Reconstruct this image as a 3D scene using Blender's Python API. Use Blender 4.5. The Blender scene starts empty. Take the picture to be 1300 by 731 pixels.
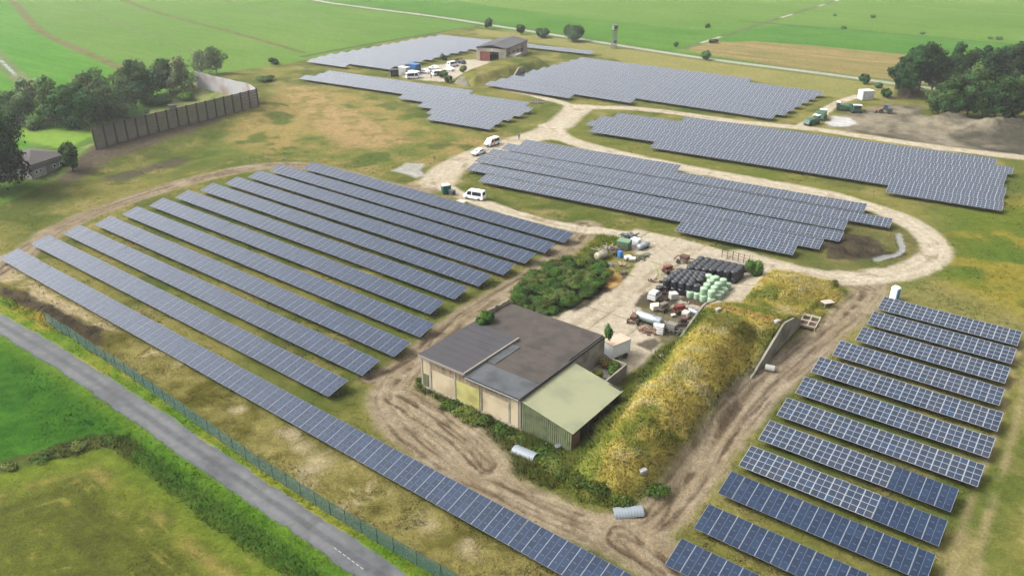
import bpy, math, random
import numpy as np
from mathutils import Vector
random.seed(7); RNG = np.random.default_rng(11)
SC = bpy.context.scene; COL = SC.collection
# ------------------------------------------------------------------ camera, sky, sun, exposure
PITCH = 0.449; FPX = 1017.0; CAMH = 60.0
cd = bpy.data.cameras.new('camera'); cam = bpy.data.objects.new('camera', cd); COL.objects.link(cam)
cam.location = (0, 0, CAMH); cam.rotation_euler = (math.pi/2 - PITCH, 0, 0)
cd.sensor_width = 36; cd.lens = 36*FPX/1300; cd.clip_end = 6000; cd.clip_start = .5
SC.camera = cam
SUN_EL, SUN_ROT = math.radians(48), math.radians(270)      # compass angle measured from +Y towards +X
w = bpy.data.worlds.new('World'); SC.world = w; w.use_nodes = True
nt = w.node_tree; nt.nodes.clear()
sky = nt.nodes.new('ShaderNodeTexSky'); sky.sky_type = 'NISHITA'; sky.sun_disc = False
sky.sun_elevation = SUN_EL; sky.sun_rotation = SUN_ROT; sky.air_density = 1.0; sky.dust_density = 9.0; sky.ozone_density = 1.0
hs = nt.nodes.new('ShaderNodeHueSaturation'); hs.inputs['Saturation'].default_value = .07
bg = nt.nodes.new('ShaderNodeBackground'); bg.inputs['Strength'].default_value = .15
ow = nt.nodes.new('ShaderNodeOutputWorld')
nt.links.new(sky.outputs[0], hs.inputs['Color']); nt.links.new(hs.outputs[0], bg.inputs['Color']); nt.links.new(bg.outputs[0], ow.inputs[0])
sl = bpy.data.lights.new('sun', 'SUN'); sl.energy = 1.0; sl.angle = math.radians(12); sl.color = (1, .95, .87)
so = bpy.data.objects.new('sun', sl); COL.objects.link(so)
sd = Vector((math.sin(SUN_ROT)*math.cos(SUN_EL), math.cos(SUN_ROT)*math.cos(SUN_EL), math.sin(SUN_EL)))
so.rotation_euler = sd.to_track_quat('Z', 'Y').to_euler(); so.location = (0, 0, 200)
SC.view_settings.view_transform = 'Standard'; SC.view_settings.look = 'None'; SC.view_settings.gamma = 1
SC.view_settings.use_curve_mapping = False; SC.view_settings.exposure = 1.5

# ------------------------------------------------------------------ measuring: a spot in the photograph -> the spot on the land
SP, CP = math.sin(PITCH), math.cos(PITCH)
def G(px, py, z=0.0):
    a, b = px-650, 365.5-py
    d = (a, FPX*CP + b*SP, -FPX*SP + b*CP)
    t = (z-CAMH)/d[2]
    return (d[0]*t, d[1]*t, z)
def G2(p, z=0.0): return G(p[0], p[1], z)[:2]
AZ = math.radians(-37.4)
def UVW(u, v, z=0, az=AZ):
    c, s = math.cos(az), math.sin(az)
    return (u*c - v*s, u*s + v*c, z)
def lin(r, g, b):
    f = lambda c: (c/255/12.92) if c/255 <= .04045 else ((c/255+.055)/1.055)**2.4
    return np.array([f(r), f(g), f(b)])
KALB = .31
def alb(r, g, b): return lin(r, g, b)*KALB

# ------------------------------------------------------------------ noise on arrays
def _h(ix, iy, seed):
    n = (ix*374761393 + iy*668265263 + seed*974711) & 0x7fffffff
    n = ((n ^ (n >> 13))*1274126177) & 0x7fffffff
    return ((n ^ (n >> 16)) & 0xffff)/65535.0
def vnoise(x, y, seed):
    x0 = np.floor(x).astype(np.int64); y0 = np.floor(y).astype(np.int64)
    fx = x-x0; fy = y-y0; fx = fx*fx*(3-2*fx); fy = fy*fy*(3-2*fy)
    a = _h(x0, y0, seed); b = _h(x0+1, y0, seed); c = _h(x0, y0+1, seed); d = _h(x0+1, y0+1, seed)
    return a + (b-a)*fx + (c-a)*fy + (a-b-c+d)*fx*fy
def fbm(x, y, scale, seed, octs=3):
    t = 0; am = 1; s = 0
    for o in range(octs):
        c, sn = math.cos(o*.9+.5), math.sin(o*.9+.5)
        t = t + am*vnoise((x*c-y*sn)/scale+17.3*o, (x*sn+y*c)/scale-9.1*o, seed+o*31); s += am; am *= .55; scale *= .48
    return t/s
def sst(a, b, x):
    t = np.clip((x-a)/(b-a), 0, 1); return t*t*(3-2*t)
def seg_dist(x, y, pts, want_t=False):
    best = np.full(x.shape, 1e9); 
    for (ax, ay), (bx, by) in zip(pts[:-1], pts[1:]):
        dx, dy = bx-ax, by-ay; L2 = dx*dx+dy*dy+1e-9
        t = np.clip(((x-ax)*dx+(y-ay)*dy)/L2, 0, 1)
        best = np.minimum(best, np.hypot(x-ax-t*dx, y-ay-t*dy))
    return best
def smooth_line(pts, it=2):
    pts = [np.array(p, float) for p in pts]
    for _ in range(it):
        o = [pts[0]]
        for a, b in zip(pts[:-1], pts[1:]): o += [a*.75+b*.25, a*.25+b*.75]
        pts = o + [pts[-1]]
    return [tuple(p) for p in pts]
def inside(x, y, poly):
    r = np.zeros(x.shape, bool); n = len(poly)
    for i in range(n):
        x1, y1 = poly[i]; x2, y2 = poly[(i+1) % n]
        if y1 == y2: continue
        c = (y1 > y) != (y2 > y)
        r ^= c & (x < (x2-x1)*(y-y1)/(y2-y1)+x1)
    return r
def sdf(x, y, poly, pad=12.):                      # > 0 inside
    P = np.array(poly); out = np.full(x.shape, -99.)
    m = (x > P[:, 0].min()-pad) & (x < P[:, 0].max()+pad) & (y > P[:, 1].min()-pad) & (y < P[:, 1].max()+pad)
    if m.any():
        d = seg_dist(x[m], y[m], list(poly)+[poly[0]])
        out[m] = np.where(inside(x[m], y[m], poly), d, -d)
    return out
def line_d(x, y, pts, pad=14.):
    P = np.array(pts); out = np.full(x.shape, 99.)
    m = (x > P[:, 0].min()-pad) & (x < P[:, 0].max()+pad) & (y > P[:, 1].min()-pad) & (y < P[:, 1].max()+pad)
    if m.any(): out[m] = seg_dist(x[m], y[m], pts)
    return out
def line_ds(x, y, pts, pad=14.):                   # signed distance and length along a path
    P = np.array(pts); D = np.full(x.shape, 99.); S = np.zeros(x.shape)
    m = (x > P[:, 0].min()-pad) & (x < P[:, 0].max()+pad) & (y > P[:, 1].min()-pad) & (y < P[:, 1].max()+pad)
    if m.any():
        X, Y = x[m], y[m]; best = np.full(X.shape, 1e9); sg = np.ones(X.shape); ss_ = np.zeros(X.shape); acc = 0
        for (ax, ay), (bx, by) in zip(pts[:-1], pts[1:]):
            dx, dy = bx-ax, by-ay; L = math.hypot(dx, dy)+1e-9; t = np.clip(((X-ax)*dx+(Y-ay)*dy)/L/L, 0, 1)
            d = np.hypot(X-ax-t*dx, Y-ay-t*dy); k = d < best; best = np.where(k, d, best); sg = np.where(k, np.sign((X-ax)*dy-(Y-ay)*dx), sg); ss_ = np.where(k, acc+t*L, ss_); acc += L
        D[m] = best*sg; S[m] = ss_
    return D, S
def PX(pts, z=0): return [G2(p, z) for p in pts]
def LN(pts): return smooth_line(PX(pts))

# ------------------------------------------------------------------ the lie of the land (read off the photograph, in metres from here on)
RIDGE = PX([(112, 193), (122, 190), (160, 179), (200, 168), (265, 152), (328, 135)], 2.0)
RIDGE2 = PX([(328, 132), (322, 121), (290, 113), (250, 106)], 2.0)
FARMOUND = PX([(572, 103), (585, 96), (606, 90), (624, 81), (655, 80), (690, 79), (702, 86), (680, 91), (655, 98), (625, 107), (600, 112)])
M2 = PX([(905, 386), (925, 352), (950, 341), (1000, 338), (1050, 350), (1088, 382), (1062, 402), (1030, 412), (1000, 412)])
HEAPS = [(1186, 160, 2.2, 6), (1210, 158, 2.6, 7), (1238, 168, 1.6, 8), (1262, 170, 2.6, 9), (1290, 166, 2.8, 9), (1150, 118, 1.5, 6), (1165, 122, 1.6, 5), (1305, 178, 2, 7), (1140, 160, .8, 8)]
HEAPS = [(*G2((a, b)), h, r) for a, b, h, r in HEAPS]
SPOIL = [(*G2((a, b)), h, r) for a, b, h, r in [(110, 425, .9, 3.0), (128, 432, .7, 2.2), (60, 395, .8, 3), (30, 375, .7, 3), (85, 408, .7, 2.5), (765, 352, .7, 2.2), (1060, 318, .8, 4), (1085, 312, .6, 4), (1110, 320, .5, 3)]]
def wallprof(v):                                   # height of the concrete headwall along its length
    return np.interp(v, [95.3, 97, 101, 107, 111.5, 115.8], [.0, .45, 1.9, 4.0, 3.0, .7])
def rim_prof(v): return np.interp(v, [96.5, 98, 106.5, 111, 114.5], [.1, .8, 3.6, 2.6, .6])
CA, SA = math.cos(AZ), math.sin(AZ)
def height(x, y):
    x = np.atleast_1d(np.asarray(x, float)); y = np.atleast_1d(np.asarray(y, float))
    h = np.zeros(x.shape)
    u = x*CA + y*SA; v = -x*SA + y*CA
    m = (u > -60) & (u < -15) & (v > 55) & (v < 135)
    if m.any():
        uu, vv, xx, yy = u[m], v[m], x[m], y[m]
        nz = fbm(xx, yy, 6., 3)-.5; nf = fbm(xx, yy, 1.4, 5)-.5
        left = np.interp(vv, [58, 62, 75, 90, 97], [-40, -42, -43, -44.5, -45.5]); right = np.interp(vv, [58, 62, 68, 90, 97], [-34, -30.5, -29, -30, -30.6])
        side = np.minimum(uu-left, right-uu)+nz*2.6
        end = vv-60+nz*2
        prof = np.interp(vv, [58, 68, 84, 95, 107], [3.0, 3.5, 4.1, 4.2, 4.3])
        h1 = prof*sst(-.6, 6.6, side)**.9*sst(0, 6, end)
        # the cross bank held by two concrete headwalls
        p = wallprof(vv)*(uu+43.6)/12.05 + rim_prof(vv)*(-31.55-uu)/12.05
        inb = (uu > -43.55) & (uu < -31.6)
        t = sst(96, 99.5, vv)
        hb = np.where(inb, p + .25*np.sin(np.clip((uu+43.6)/12.05, 0, 1)*math.pi), 0)
        hh = np.where(vv > 95.3, np.where(inb, np.maximum(hb, h1*(1-sst(103, 109, vv))), 0), h1)
        hh = np.where((vv > 95.3) & ~inb, h1*(1-sst(95.3, 98, vv)), hh)
        s2 = sdf(xx, yy, M2)
        h2 = np.where((vv > 108), 2.1*sst(-.5, 12, s2+nz*3), 0)
        hh = np.maximum(hh, h2)
        h[m] = hh + np.where(hh > .05, (nz*.7+nf*.35)*np.clip(hh/1.5, 0, 1)*np.where(inb & (np.minimum(uu+43.6, -31.6-uu) < .6), .1, 1), 0)
    d = line_d(x, y, RIDGE, 25); m = d < 22
    if m.any():
        side = 15.
        h[m] = np.maximum(h[m], 2.0*(1-sst(1.2, side, d[m])) + (fbm(x[m], y[m], 3., 9)-.5)*.5*(1-sst(10, 20, d[m]))*sst(.8, 3, d[m]))
    d = line_d(x, y, RIDGE2, 25); m = d < 16
    if m.any(): h[m] = np.maximum(h[m], 2.0*(1-sst(1.2, 13, d[m])))
    s = sdf(x, y, FARMOUND); m = s > -1
    if m.any(): h[m] = np.maximum(h[m], 3.2*sst(-1, 6, s[m]+(fbm(x[m], y[m], 6., 4)-.5)*3))
    for hx, hy, hh, r in HEAPS + SPOIL:
        d2 = (x-hx)**2+(y-hy)**2; m = d2 < (2.2*r)**2
        if m.any():
            nn = fbm(x[m], y[m], max(r*.35, .7), 21)
            h[m] = h[m] + hh*np.exp(-d2[m]/(r*r*.55))*(.55+.9*nn)
    return h
def gz(x, y): return float(height(x, y)[0])

# ------------------------------------------------------------------ paint of the ground: grass kinds, earth, gravel, tarmac
ROAD = LN([(-120, 346), (0, 410.5), (100, 469), (200, 538), (300, 606), (400, 673), (480, 727), (540, 768), (640, 840)])
FENCE = PX([(-60, 352), (0, 381), (50, 405), (100, 437), (160, 475), (250, 539), (330, 596), (420, 654), (500, 701), (560, 735), (640, 785)])
GRAVEL = [([(640, 113), (690, 124), (735, 137)], 3.2), ([(735, 137), (790, 136.5), (850, 142), (900, 150), (960, 157), (1040, 164.5), (1120, 177), (1200, 189), (1300, 200), (1400, 212)], 4.4),
  ([(735, 137), (712, 158), (690, 170), (650, 181), (618, 192), (590, 203), (566, 216), (555, 232)], 8.0), ([(695, 160), (715, 176), (760, 190), (850, 210), (950, 229), (1040, 244), (1105, 262), (1155, 281), (1186, 305), (1190, 325), (1160, 344), (1110, 352), (1050, 353), (1000, 343), (940, 325)], 5.4),
  ([(555, 232), (580, 247), (630, 264), (680, 279), (730, 290), (775, 295), (815, 300), (880, 312)], 3.6), ([(1015, 162), (1040, 148), (1060, 131), (1090, 122)], 3.2)]
GRAVEL = [(LN(p), wd) for p, wd in GRAVEL]
DIRT = [([(745, 286), (738, 300), (700, 333), (650, 366), (600, 395), (560, 428), (525, 460), (495, 490), (492, 520), (530, 560), (600, 603), (660, 632), (720, 662), (790, 682), (845, 655), (890, 590), (930, 535), (975, 485), (1030, 440), (1075, 402), (1100, 375), (1112, 358)], 4.2),
  ([(-60, 372), (0, 347), (50, 305), (90, 282), (140, 262), (220, 235), (310, 213), (375, 208), (440, 221), (500, 240), (548, 240)], 4.2), ([(505, 505), (545, 530), (590, 560), (620, 590)], 5), ([(1102, 366), (1070, 352)], 4), ([(470, 480), (500, 470), (545, 445)], 2.4), ([(790, 682), (850, 720), (880, 760)], 5)]
DIRT = [(LN(p), wd) for p, wd in DIRT]
FAINT = [LN([(1335, 395), (1300, 450), (1287, 500), (1270, 570), (1240, 650), (1222, 731), (1210, 800)])]
JUNC = PX([(628, 190), (660, 177), (694, 166), (710, 150), (716, 134), (735, 133), (760, 134), (748, 141), (728, 150), (716, 163), (722, 175), (740, 184), (715, 179), (690, 178), (665, 184), (640, 192)])
YARD = PX([(806, 291), (880, 307), (962, 330), (985, 342), (965, 360), (935, 395), (880, 420), (838, 440), (815, 465), (795, 476), (770, 458), (740, 430), (702, 402), (735, 388), (770, 366), (800, 348), (812, 326), (790, 305)])
SITE = PX([(-200, 300), (-60, 330), (-30, 275), (20, 252), (62, 232), (100, 214), (122, 192), (200, 169), (328, 131), (320, 119), (250, 105), (300, 90), (345, 84), (400, 74), (470, 58), (560, 42), (600, 34), (700, 47), (850, 71), (1000, 89), (1135, 106), (1300, 115), (1500, 120), (1700, 420), (1500, 900), (700, 900), (600, 765), (560, 735), (500, 701), (420, 654), (330, 596), (250, 539), (160, 475), (100, 437), (50, 405), (0, 381), (-60, 352)])
INNER = PX([(60, 232), (122, 190), (200, 168), (328, 133), (325, 125), (250, 105), (225, 118), (190, 140), (120, 165), (40, 180)])
FARROAD = LN([(300, -25), (390, 0), (470, 11), (560, 22), (640, 35), (700, 44), (780, 57), (850, 68), (920, 78), (1000, 88), (1070, 97), (1140, 107), (1250, 122)])
BROWNF = PX([(868, 62), (905, 54), (960, 53), (1030, 58), (1150, 70), (1400, 95), (1400, 125), (1140, 104), (1000, 86), (900, 70)])
DITCH = [([(5, -10), (22, 8), (45, 35), (62, 47), (100, 63), (150, 85), (170, 95)], 2.6, (150, 135, 95)), ([(150, -3), (190, 14), (250, 30), (310, 45), (385, 67)], 1.8, (140, 130, 90)),
  ([(95, 0), (130, 22), (170, 40), (225, 57), (262, 72)], 1.6, (140, 155, 95)), ([(-15, 60), (0, 76), (20, 96), (45, 118)], 3.6, (150, 150, 110)), ([(385, 72), (470, 56), (560, 41), (610, 33)], 2., (110, 120, 85)),
  ([(560, -2), (640, 10), (760, 25), (890, 37)], 1.4, (135, 165, 100)), ([(868, 62), (905, 50), (945, 38), (1000, 20), (1060, 2), (1100, -12)], 2.2, (130, 140, 95)), ([(940, 27), (1000, 32), (1100, 40), (1200, 49), (1320, 60)], 1.8, (95, 130, 70)), ([(1000, 12), (1100, 20), (1200, 28), (1320, 36)], 1.5, (120, 150, 90)), ([(270, -10), (330, 15), (380, 26), (430, 34), (490, 46)], 1.2, (140, 155, 100)), ([(1120, 3), (1200, 12), (1320, 22)], 2.5, (150, 165, 105))]
DITCH = [(LN(p), wd, c) for p, wd, c in DITCH]
MOUNDPOLY = PX([(690, 606), (738, 640), (805, 648), (858, 618), (896, 562), (930, 517), (957, 486), (1016, 415), (1065, 403), (1090, 382), (1050, 348), (1000, 336), (945, 340), (905, 386), (857, 442), (825, 468), (795, 507), (775, 541), (735, 570)])
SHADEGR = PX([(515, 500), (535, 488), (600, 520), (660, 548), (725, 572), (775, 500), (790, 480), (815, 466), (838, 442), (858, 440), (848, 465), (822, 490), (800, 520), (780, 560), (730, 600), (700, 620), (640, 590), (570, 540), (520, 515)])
HEATH = PX([(320, 140), (380, 108), (440, 118), (490, 128), (530, 150), (620, 172), (640, 176), (580, 200), (500, 215), (440, 212), (380, 200), (330, 195), (260, 205), (200, 225), (280, 180)])
TAN = PX([(350, 105), (400, 110), (430, 130), (470, 150), (500, 165), (530, 180), (480, 190), (430, 188), (390, 160), (365, 130)])
SOIL = PX([(70, 232), (122, 192), (200, 170), (262, 154), (292, 150), (270, 166), (200, 188), (150, 205), (110, 222), (85, 236)])
BLACKS = [PX(p) for p in ([(0, 360), (30, 372), (80, 398), (128, 422), (135, 440), (105, 440), (50, 404), (0, 378)], [(1040, 312), (1075, 296), (1105, 300), (1125, 318), (1150, 322), (1130, 332), (1085, 330), (1055, 326)])]
STRAWN = PX([(600, 36), (700, 47), (1000, 90), (1140, 107), (1140, 130), (1060, 125), (950, 102), (800, 84), (755, 66), (700, 58), (605, 45)])
BARE_R = PX([(1052, 160), (1080, 142), (1130, 132), (1170, 135), (1180, 150), (1230, 152), (1320, 160), (1320, 202), (1200, 187), (1100, 172)])
WHITESP = PX([(1046, 157), (1060, 148), (1078, 150), (1086, 157), (1072, 161), (1058, 160)])
FARYARD = PX([(494, 96), (515, 90), (560, 82), (590, 76), (606, 76), (645, 80), (620, 84), (605, 90), (585, 96), (570, 104), (558, 104), (520, 100)])
PAD = PX([(497, 217), (516, 207), (540, 208), (533, 216), (541, 223), (528, 226), (514, 221)])
LAWN = PX([(20, 163), (60, 165), (122, 157), (135, 160), (122, 172), (80, 190), (30, 178)])
MOWN = PX([(-200, 610), (0, 598), (60, 580), (130, 562), (160, 570), (250, 625), (330, 690), (380, 731), (460, 800), (-200, 900)])
LDITCH = LN([(-60, 610), (0, 592), (50, 578), (100, 566), (140, 557), (170, 572), (230, 615), (300, 668), (360, 708), (420, 750)])
STREAM = LN([(1140, 298), (1143, 308), (1146, 318), (1138, 324), (1124, 327), (1112, 330)])
SAND = PX([(762, 345), (775, 340), (787, 350), (790, 358), (775, 366), (765, 362)])
GRASSISLE = PX([(1000, 343), (1050, 351), (1110, 350), (1155, 343), (1183, 325), (1180, 305), (1150, 285), (1100, 267), (1000, 325)])
NOTE = ['farm_field', 'grassland', 'dirt_track', 'gravel_track', 'gravel_yard', 'asphalt_road', 'earth_mound', 'stream']
def paint(x, y):
    n = x.shape[0]; C = np.zeros((n, 3)); cls = np.zeros(n, int); tall = np.full(n, .22); wet = np.zeros(n)
    nA = fbm(x, y, 60, 1); nB = fbm(x, y, 18, 2); nC = fbm(x, y, 6, 3); nD = fbm(x, y, 2.2, 4); nE = fbm(x, y, .8, 5, 2)
    wob = (nC-.5)*2.2 + (nD-.5)*1.6 + (nE-.5)*.7
    def put(m, c):
        nonlocal C
        m = np.clip(m, 0, 1)[:, None]; C = C*(1-m) + np.asarray(c)*m
    def mix(a, b, t): t = np.clip(t, 0, 1)[:, None]; return np.asarray(a)*(1-t)+np.asarray(b)*t
    dist = np.hypot(x, y)
    # --- fields
    a = math.radians(-37); s = x*math.cos(a)+y*math.sin(a); t_ = -x*math.sin(a)+y*math.cos(a)
    streak = fbm(s/14, t_, 2.2, 8)
    lines = np.clip(np.exp(-(((t_+3*(nB-.5)) % 13.)/.7)**2)+.6*np.exp(-(((t_+4+3*(nB-.5)) % 4.3)/.6)**2), 0, 1)*sst(.3, .6, nB)
    c1 = mix(alb(88, 150, 44), alb(118, 168, 64), nB*.9+(streak-.5)*1.3-.1)
    c2 = mix(alb(104, 148, 56), alb(132, 162, 76), nA*1.2-.2+(streak-.5)*.8)
    fa = sst(-10, 6, sdf(x, y, PX([(-900, 400), (-900, -60), (5, -10), (22, 8), (45, 35), (62, 47), (100, 63), (150, 85), (200, 110), (120, 165), (0, 200)]), 20)+wob)
    C = mix(c2, c1, fa)*(1-.16*lines[:, None])
    fr = sst(-2, 2, sdf(x, y, PX([(610, 33), (700, 43), (850, 66), (905, 50), (945, 38), (890, 37), (760, 25), (640, 10), (560, -2), (430, -10), (390, 0)]), 20))
    put(fr, mix(alb(84, 138, 46), alb(110, 154, 60), nB+(streak-.5)))
    fr = sst(-2, 2, sdf(x, y, PX([(905, 52), (945, 38), (1000, 32), (1100, 40), (1200, 49), (1320, 60), (1400, 72), (1400, 95), (1150, 70), (1030, 58), (960, 53)]), 20))
    put(fr, mix(alb(78, 134, 50), alb(104, 152, 62), nB+(streak-.5)))
    put(sst(-1.5, 1.5, sdf(x, y, BROWNF)+wob*.8), mix(alb(148, 140, 82), alb(186, 160, 112), nB*.5+nC*.7-.2+(streak-.5)*1.6))
    for L, wd, c in DITCH:
        d = line_d(x, y, L); m = 1-sst(wd*.5, wd*1.3, d+wob*.6)
        put(m*.9, mix(alb(*c), alb(c[0]-45, c[1]-25, c[2]-40), nC+nD-.55))
    d = line_d(x, y, DITCH[6][0]); put((1-sst(.5, 1.2, d+wob*.2))*(sst(.42, .5, fbm(x, y, 22, 44, 1))), alb(225, 222, 205))
    d = line_d(x, y, DITCH[3][0]); put((1-sst(.3, .9, d))*sst(.45, .55, nC), alb(190, 200, 195))  # pale water glint painted into the ditch colour
    # near left field and mown corner
    nl = sst(-3, 3, sdf(x, y, PX([(-200, 320), (0, 418), (200, 545), (420, 695), (560, 790), (560, 900), (-300, 900)]), 20))
    put(nl, mix(mix(alb(44, 94, 22), alb(80, 132, 38), nC*.9+nD*.7+nE*.3-.45), alb(100, 140, 46), sst(.5, .75, nB)*.6))
    sm = sdf(x, y, MOWN); mw = sst(-1.2, 1.2, sm+wob*.7)
    e = fbm(s/9+3, t_, 2.6, 18); e2 = fbm(sm*1.3+nC*1.4, s/14, 1., 19, 3)
    mcol = mix(alb(124, 134, 50), alb(92, 102, 40), sst(.3, .7, nC*.5+nD*.5))
    inn = sst(4.5, 8, sm+wob*.5)*(1-sst(20, 34, sm)); mcol = mix(mcol, mix(alb(84, 86, 40), alb(116, 124, 46), nD*.7+e2*.8-.2), inn)
    mcol = mix(mcol, mix(alb(128, 142, 50), alb(102, 124, 40), nD), 1-sst(2.2, 4.2, sm+wob*.5))
    mcol = mix(mcol, alb(168, 152, 84), np.exp(-((sm-4.6+wob*.5)/.8)**2)*.75*sst(.3, .5, nC))
    strip = sst(.45, .55, (np.sin((x*.55-y*.2)*1.25)+1)/2*.7+nC*.3)*sst(20, 30, sm); mcol = mix(mcol, alb(132, 150, 52), strip*.7)
    mcol = mix(mcol, alb(170, 156, 84), sst(.62, .75, e2*.6+nD*.4)*.5)
    put(mw, mcol); tall = np.where(mw > .5, .1, tall)
    d = line_d(x, y, LDITCH); dm = 1-sst(.7, 1.9, d+wob*.5); left_ = sst(.35, .65, (x < G2((175, 570))[0])*1.); put(dm*.85, mix(mix(alb(74, 118, 40), alb(110, 146, 58), nD*1.3-.25), mix(alb(74, 84, 38), alb(126, 128, 70), nD*1.3-.25), left_)); tall = np.where(dm > .4, .42, tall)
    # --- the site
    ss = sdf(x, y, SITE, 4); si = sst(-.8, .8, ss+wob*.4)
    base = mix(alb(104, 116, 50), alb(150, 144, 78), sst(.3, .72, nB*.55+nC*.5))
    base = mix(base, alb(176, 160, 108), sst(.56, .74, nC*.6+nD*.45)*.55)
    base = mix(base, alb(78, 98, 36), sst(.55, .72, fbm(x, y, 9, 61))*.6)
    put(si, base); cls[(ss > 0)] = 1; tall = np.where(ss > 0, .14+.12*(nC > .6), tall)
    put(sst(-3, 3, sdf(x, y, HEATH)+wob), mix(mix(alb(120, 130, 60), alb(172, 152, 92), sst(.35, .65, nB*.7+nC*.4)), alb(84, 108, 44), sst(.52, .66, fbm(x, y, 10, 71))*.8))
    put(sst(-3, 4, sdf(x, y, TAN)+wob*2)*.9, mix(alb(192, 162, 112), alb(150, 140, 80), sst(.45, .7, nC*.6+nD*.45)))
    put(sst(-1, 2, sdf(x, y, STRAWN)+wob), mix(alb(172, 162, 100), alb(142, 146, 80), nB*.8+nC*.6-.25))
    rs = sst(-6, 6, sdf(x, y, PX([(1190, 262), (1500, 240), (1500, 460), (1300, 420), (1200, 385), (1120, 360), (1170, 350), (1205, 320)]), 20)+wob)
    put(rs, mix(mix(alb(120, 130, 44), alb(96, 122, 46), nB*1.2-.1), alb(168, 152, 62), sst(.5, .7, fbm(x, y, 8, 91))*.8))
    put(sst(-3, 3, sdf(x, y, PX([(1110, 372), (1180, 350), (1300, 400), (1340, 445), (1240, 415), (1150, 385)]))+wob*1.5)*.7, mix(alb(164, 150, 104), alb(140, 140, 70), nC))
    put(sst(-2, 2, sdf(x, y, PX([(690, 160), (760, 150), (1135, 260), (1060, 262), (850, 212), (740, 188)]))+wob)*.75, mix(alb(112, 124, 52), alb(146, 142, 72), nC*1.2-.2))
    put(sst(-2, 2, sdf(x, y, INNER)+wob), mix(alb(96, 130, 50), alb(166, 162, 110), sst(.4, .62, nC*.7+nD*.4)*.75))
    put(sst(-1, 1, sdf(x, y, LAWN)+wob*.4), mix(alb(132, 170, 62), alb(150, 184, 78), nC))
    put(sst(-1.5, 1.5, sdf(x, y, SOIL)+wob*1.4), mix(alb(98, 88, 76), alb(128, 116, 92), nD*.8+nC*.4-.2)); 
    d = line_d(x, y, PX([(150, 226), (185, 216), (225, 205)])); put((1-sst(1, 4.5, d+wob))*.8, alb(100, 92, 78))
    # strip between the front panels and the fence
    st = sst(-1, 1, sdf(x, y, PX([(-40, 345), (0, 335), (735, 740), (820, 800), (640, 800), (560, 735), (500, 701), (420, 654), (330, 596), (250, 539), (160, 475), (100, 437), (50, 405), (0, 381)])))
    put(st, mix(mix(alb(104, 100, 40), alb(158, 148, 86), sst(.3, .62, nC*.6+nD*.45)), alb(208, 190, 146), sst(.6, .72, nB*.45+nC*.45+nE*.15)))
    for (qx, qy), r_ in zip(PX([(404, 589), (540, 664), (385, 566), (372, 553), (18, 345), (5, 330), (360, 548), (600, 700), (160, 492), (300, 520)]), (2.6, 2.0, 1.6, 1.4, 4.5, 4, 1.5, 1.6, 1.4, 1.2)):
        d = np.hypot(x-qx, y-qy); put((1-sst(.2, 1.3, d/r_+wob*.38+(nD-.5)*.9))*.75, mix(alb(214, 198, 160), alb(176, 160, 116), nD))
    for bp in BLACKS: put(sst(-.6, .6, sdf(x, y, bp)+wob*.8)*.95, mix(alb(52, 46, 40), alb(104, 90, 66), nD*1.1-.15))
    put(sst(-2, 2, sdf(x, y, GRASSISLE)+wob)*.5, mix(alb(92, 104, 50), alb(130, 116, 84), nC*1.3-.2))
    for bp in BLACKS[1:]: put(sst(-.6, .6, sdf(x, y, bp)+wob*1.4)*.95, mix(alb(60, 54, 46), alb(112, 100, 76), nD*1.1-.15))
    verge = line_d(x, y, FENCE); vg = (1-sst(2.4, 4.2, verge+wob*.4))*(ss < .8)
    put(vg, mix(alb(104, 132, 40), alb(176, 160, 66), sst(.4, .65, nC*.6+nD*.45))); tall = np.where(vg > .5, .5, tall)
    # mound
    mo = sdf(x, y, MOUNDPOLY); mm = sst(-.8, .8, mo+wob*.5)
    u = x*CA+y*SA; v = -x*SA+y*CA
    gold = sst(.30, .54, nB*.35+nC*.55+nD*.2); 
    mc = mix(alb(130, 150, 56), alb(214, 194, 98), gold); mc = mix(mc, alb(232, 216, 150), sst(.56, .7, nC*.5+nD*.5)*.8)
    mc = mix(mc, alb(112, 138, 50), sst(.52, .66, fbm(x, y, 7, 93))*.75)
    mc = mix(mc, alb(70, 104, 30), (1-sst(.4, 3.2, mo))*.8)
    crest = (np.abs(v-107.3+(nD-.5)*2) < 1.3) & (u > -44) & (u < -31); mc = mix(mc, alb(206, 172, 96), crest*.8)
    mc = mix(mc, alb(104, 112, 44), sst(97, 101, v)*(1-sst(103, 106, v))*.75*sst(.3, .55, nC))
    put(mm, mc); cls[mo > .2] = 6; tall = np.where(mo > 0, .32, tall)
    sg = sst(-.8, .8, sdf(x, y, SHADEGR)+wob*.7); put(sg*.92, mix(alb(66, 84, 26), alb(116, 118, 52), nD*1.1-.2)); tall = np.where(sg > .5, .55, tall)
    ruderal = sst(-.8, .8, sdf(x, y, PX([(590, 412), (640, 375), (700, 338), (745, 305), (765, 292), (800, 300), (790, 315), (770, 330), (740, 332), (690, 345), (660, 365), (648, 385), (640, 385)]))+wob*.6)
    put(ruderal, mix(alb(86, 116, 32), alb(160, 160, 62), nD*1.2-.2)); tall = np.where(ruderal > .5, .7, tall)
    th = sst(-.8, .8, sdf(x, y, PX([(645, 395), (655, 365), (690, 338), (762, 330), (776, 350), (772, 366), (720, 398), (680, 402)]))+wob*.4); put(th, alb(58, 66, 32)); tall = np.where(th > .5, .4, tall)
    # --- bare ground
    put(sst(-2.5, 2.5, sdf(x, y, BARE_R)+wob*2)*.95, mix(alb(88, 84, 74), alb(172, 160, 138), sst(.38, .74, nB*.4+nC*.35+nD*.25))); 
    put(sst(-2, 3, sdf(x, y, PX([(1138, 112), (1170, 112), (1172, 126), (1130, 128)]))+wob*2)*.9, alb(92, 78, 68))
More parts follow.
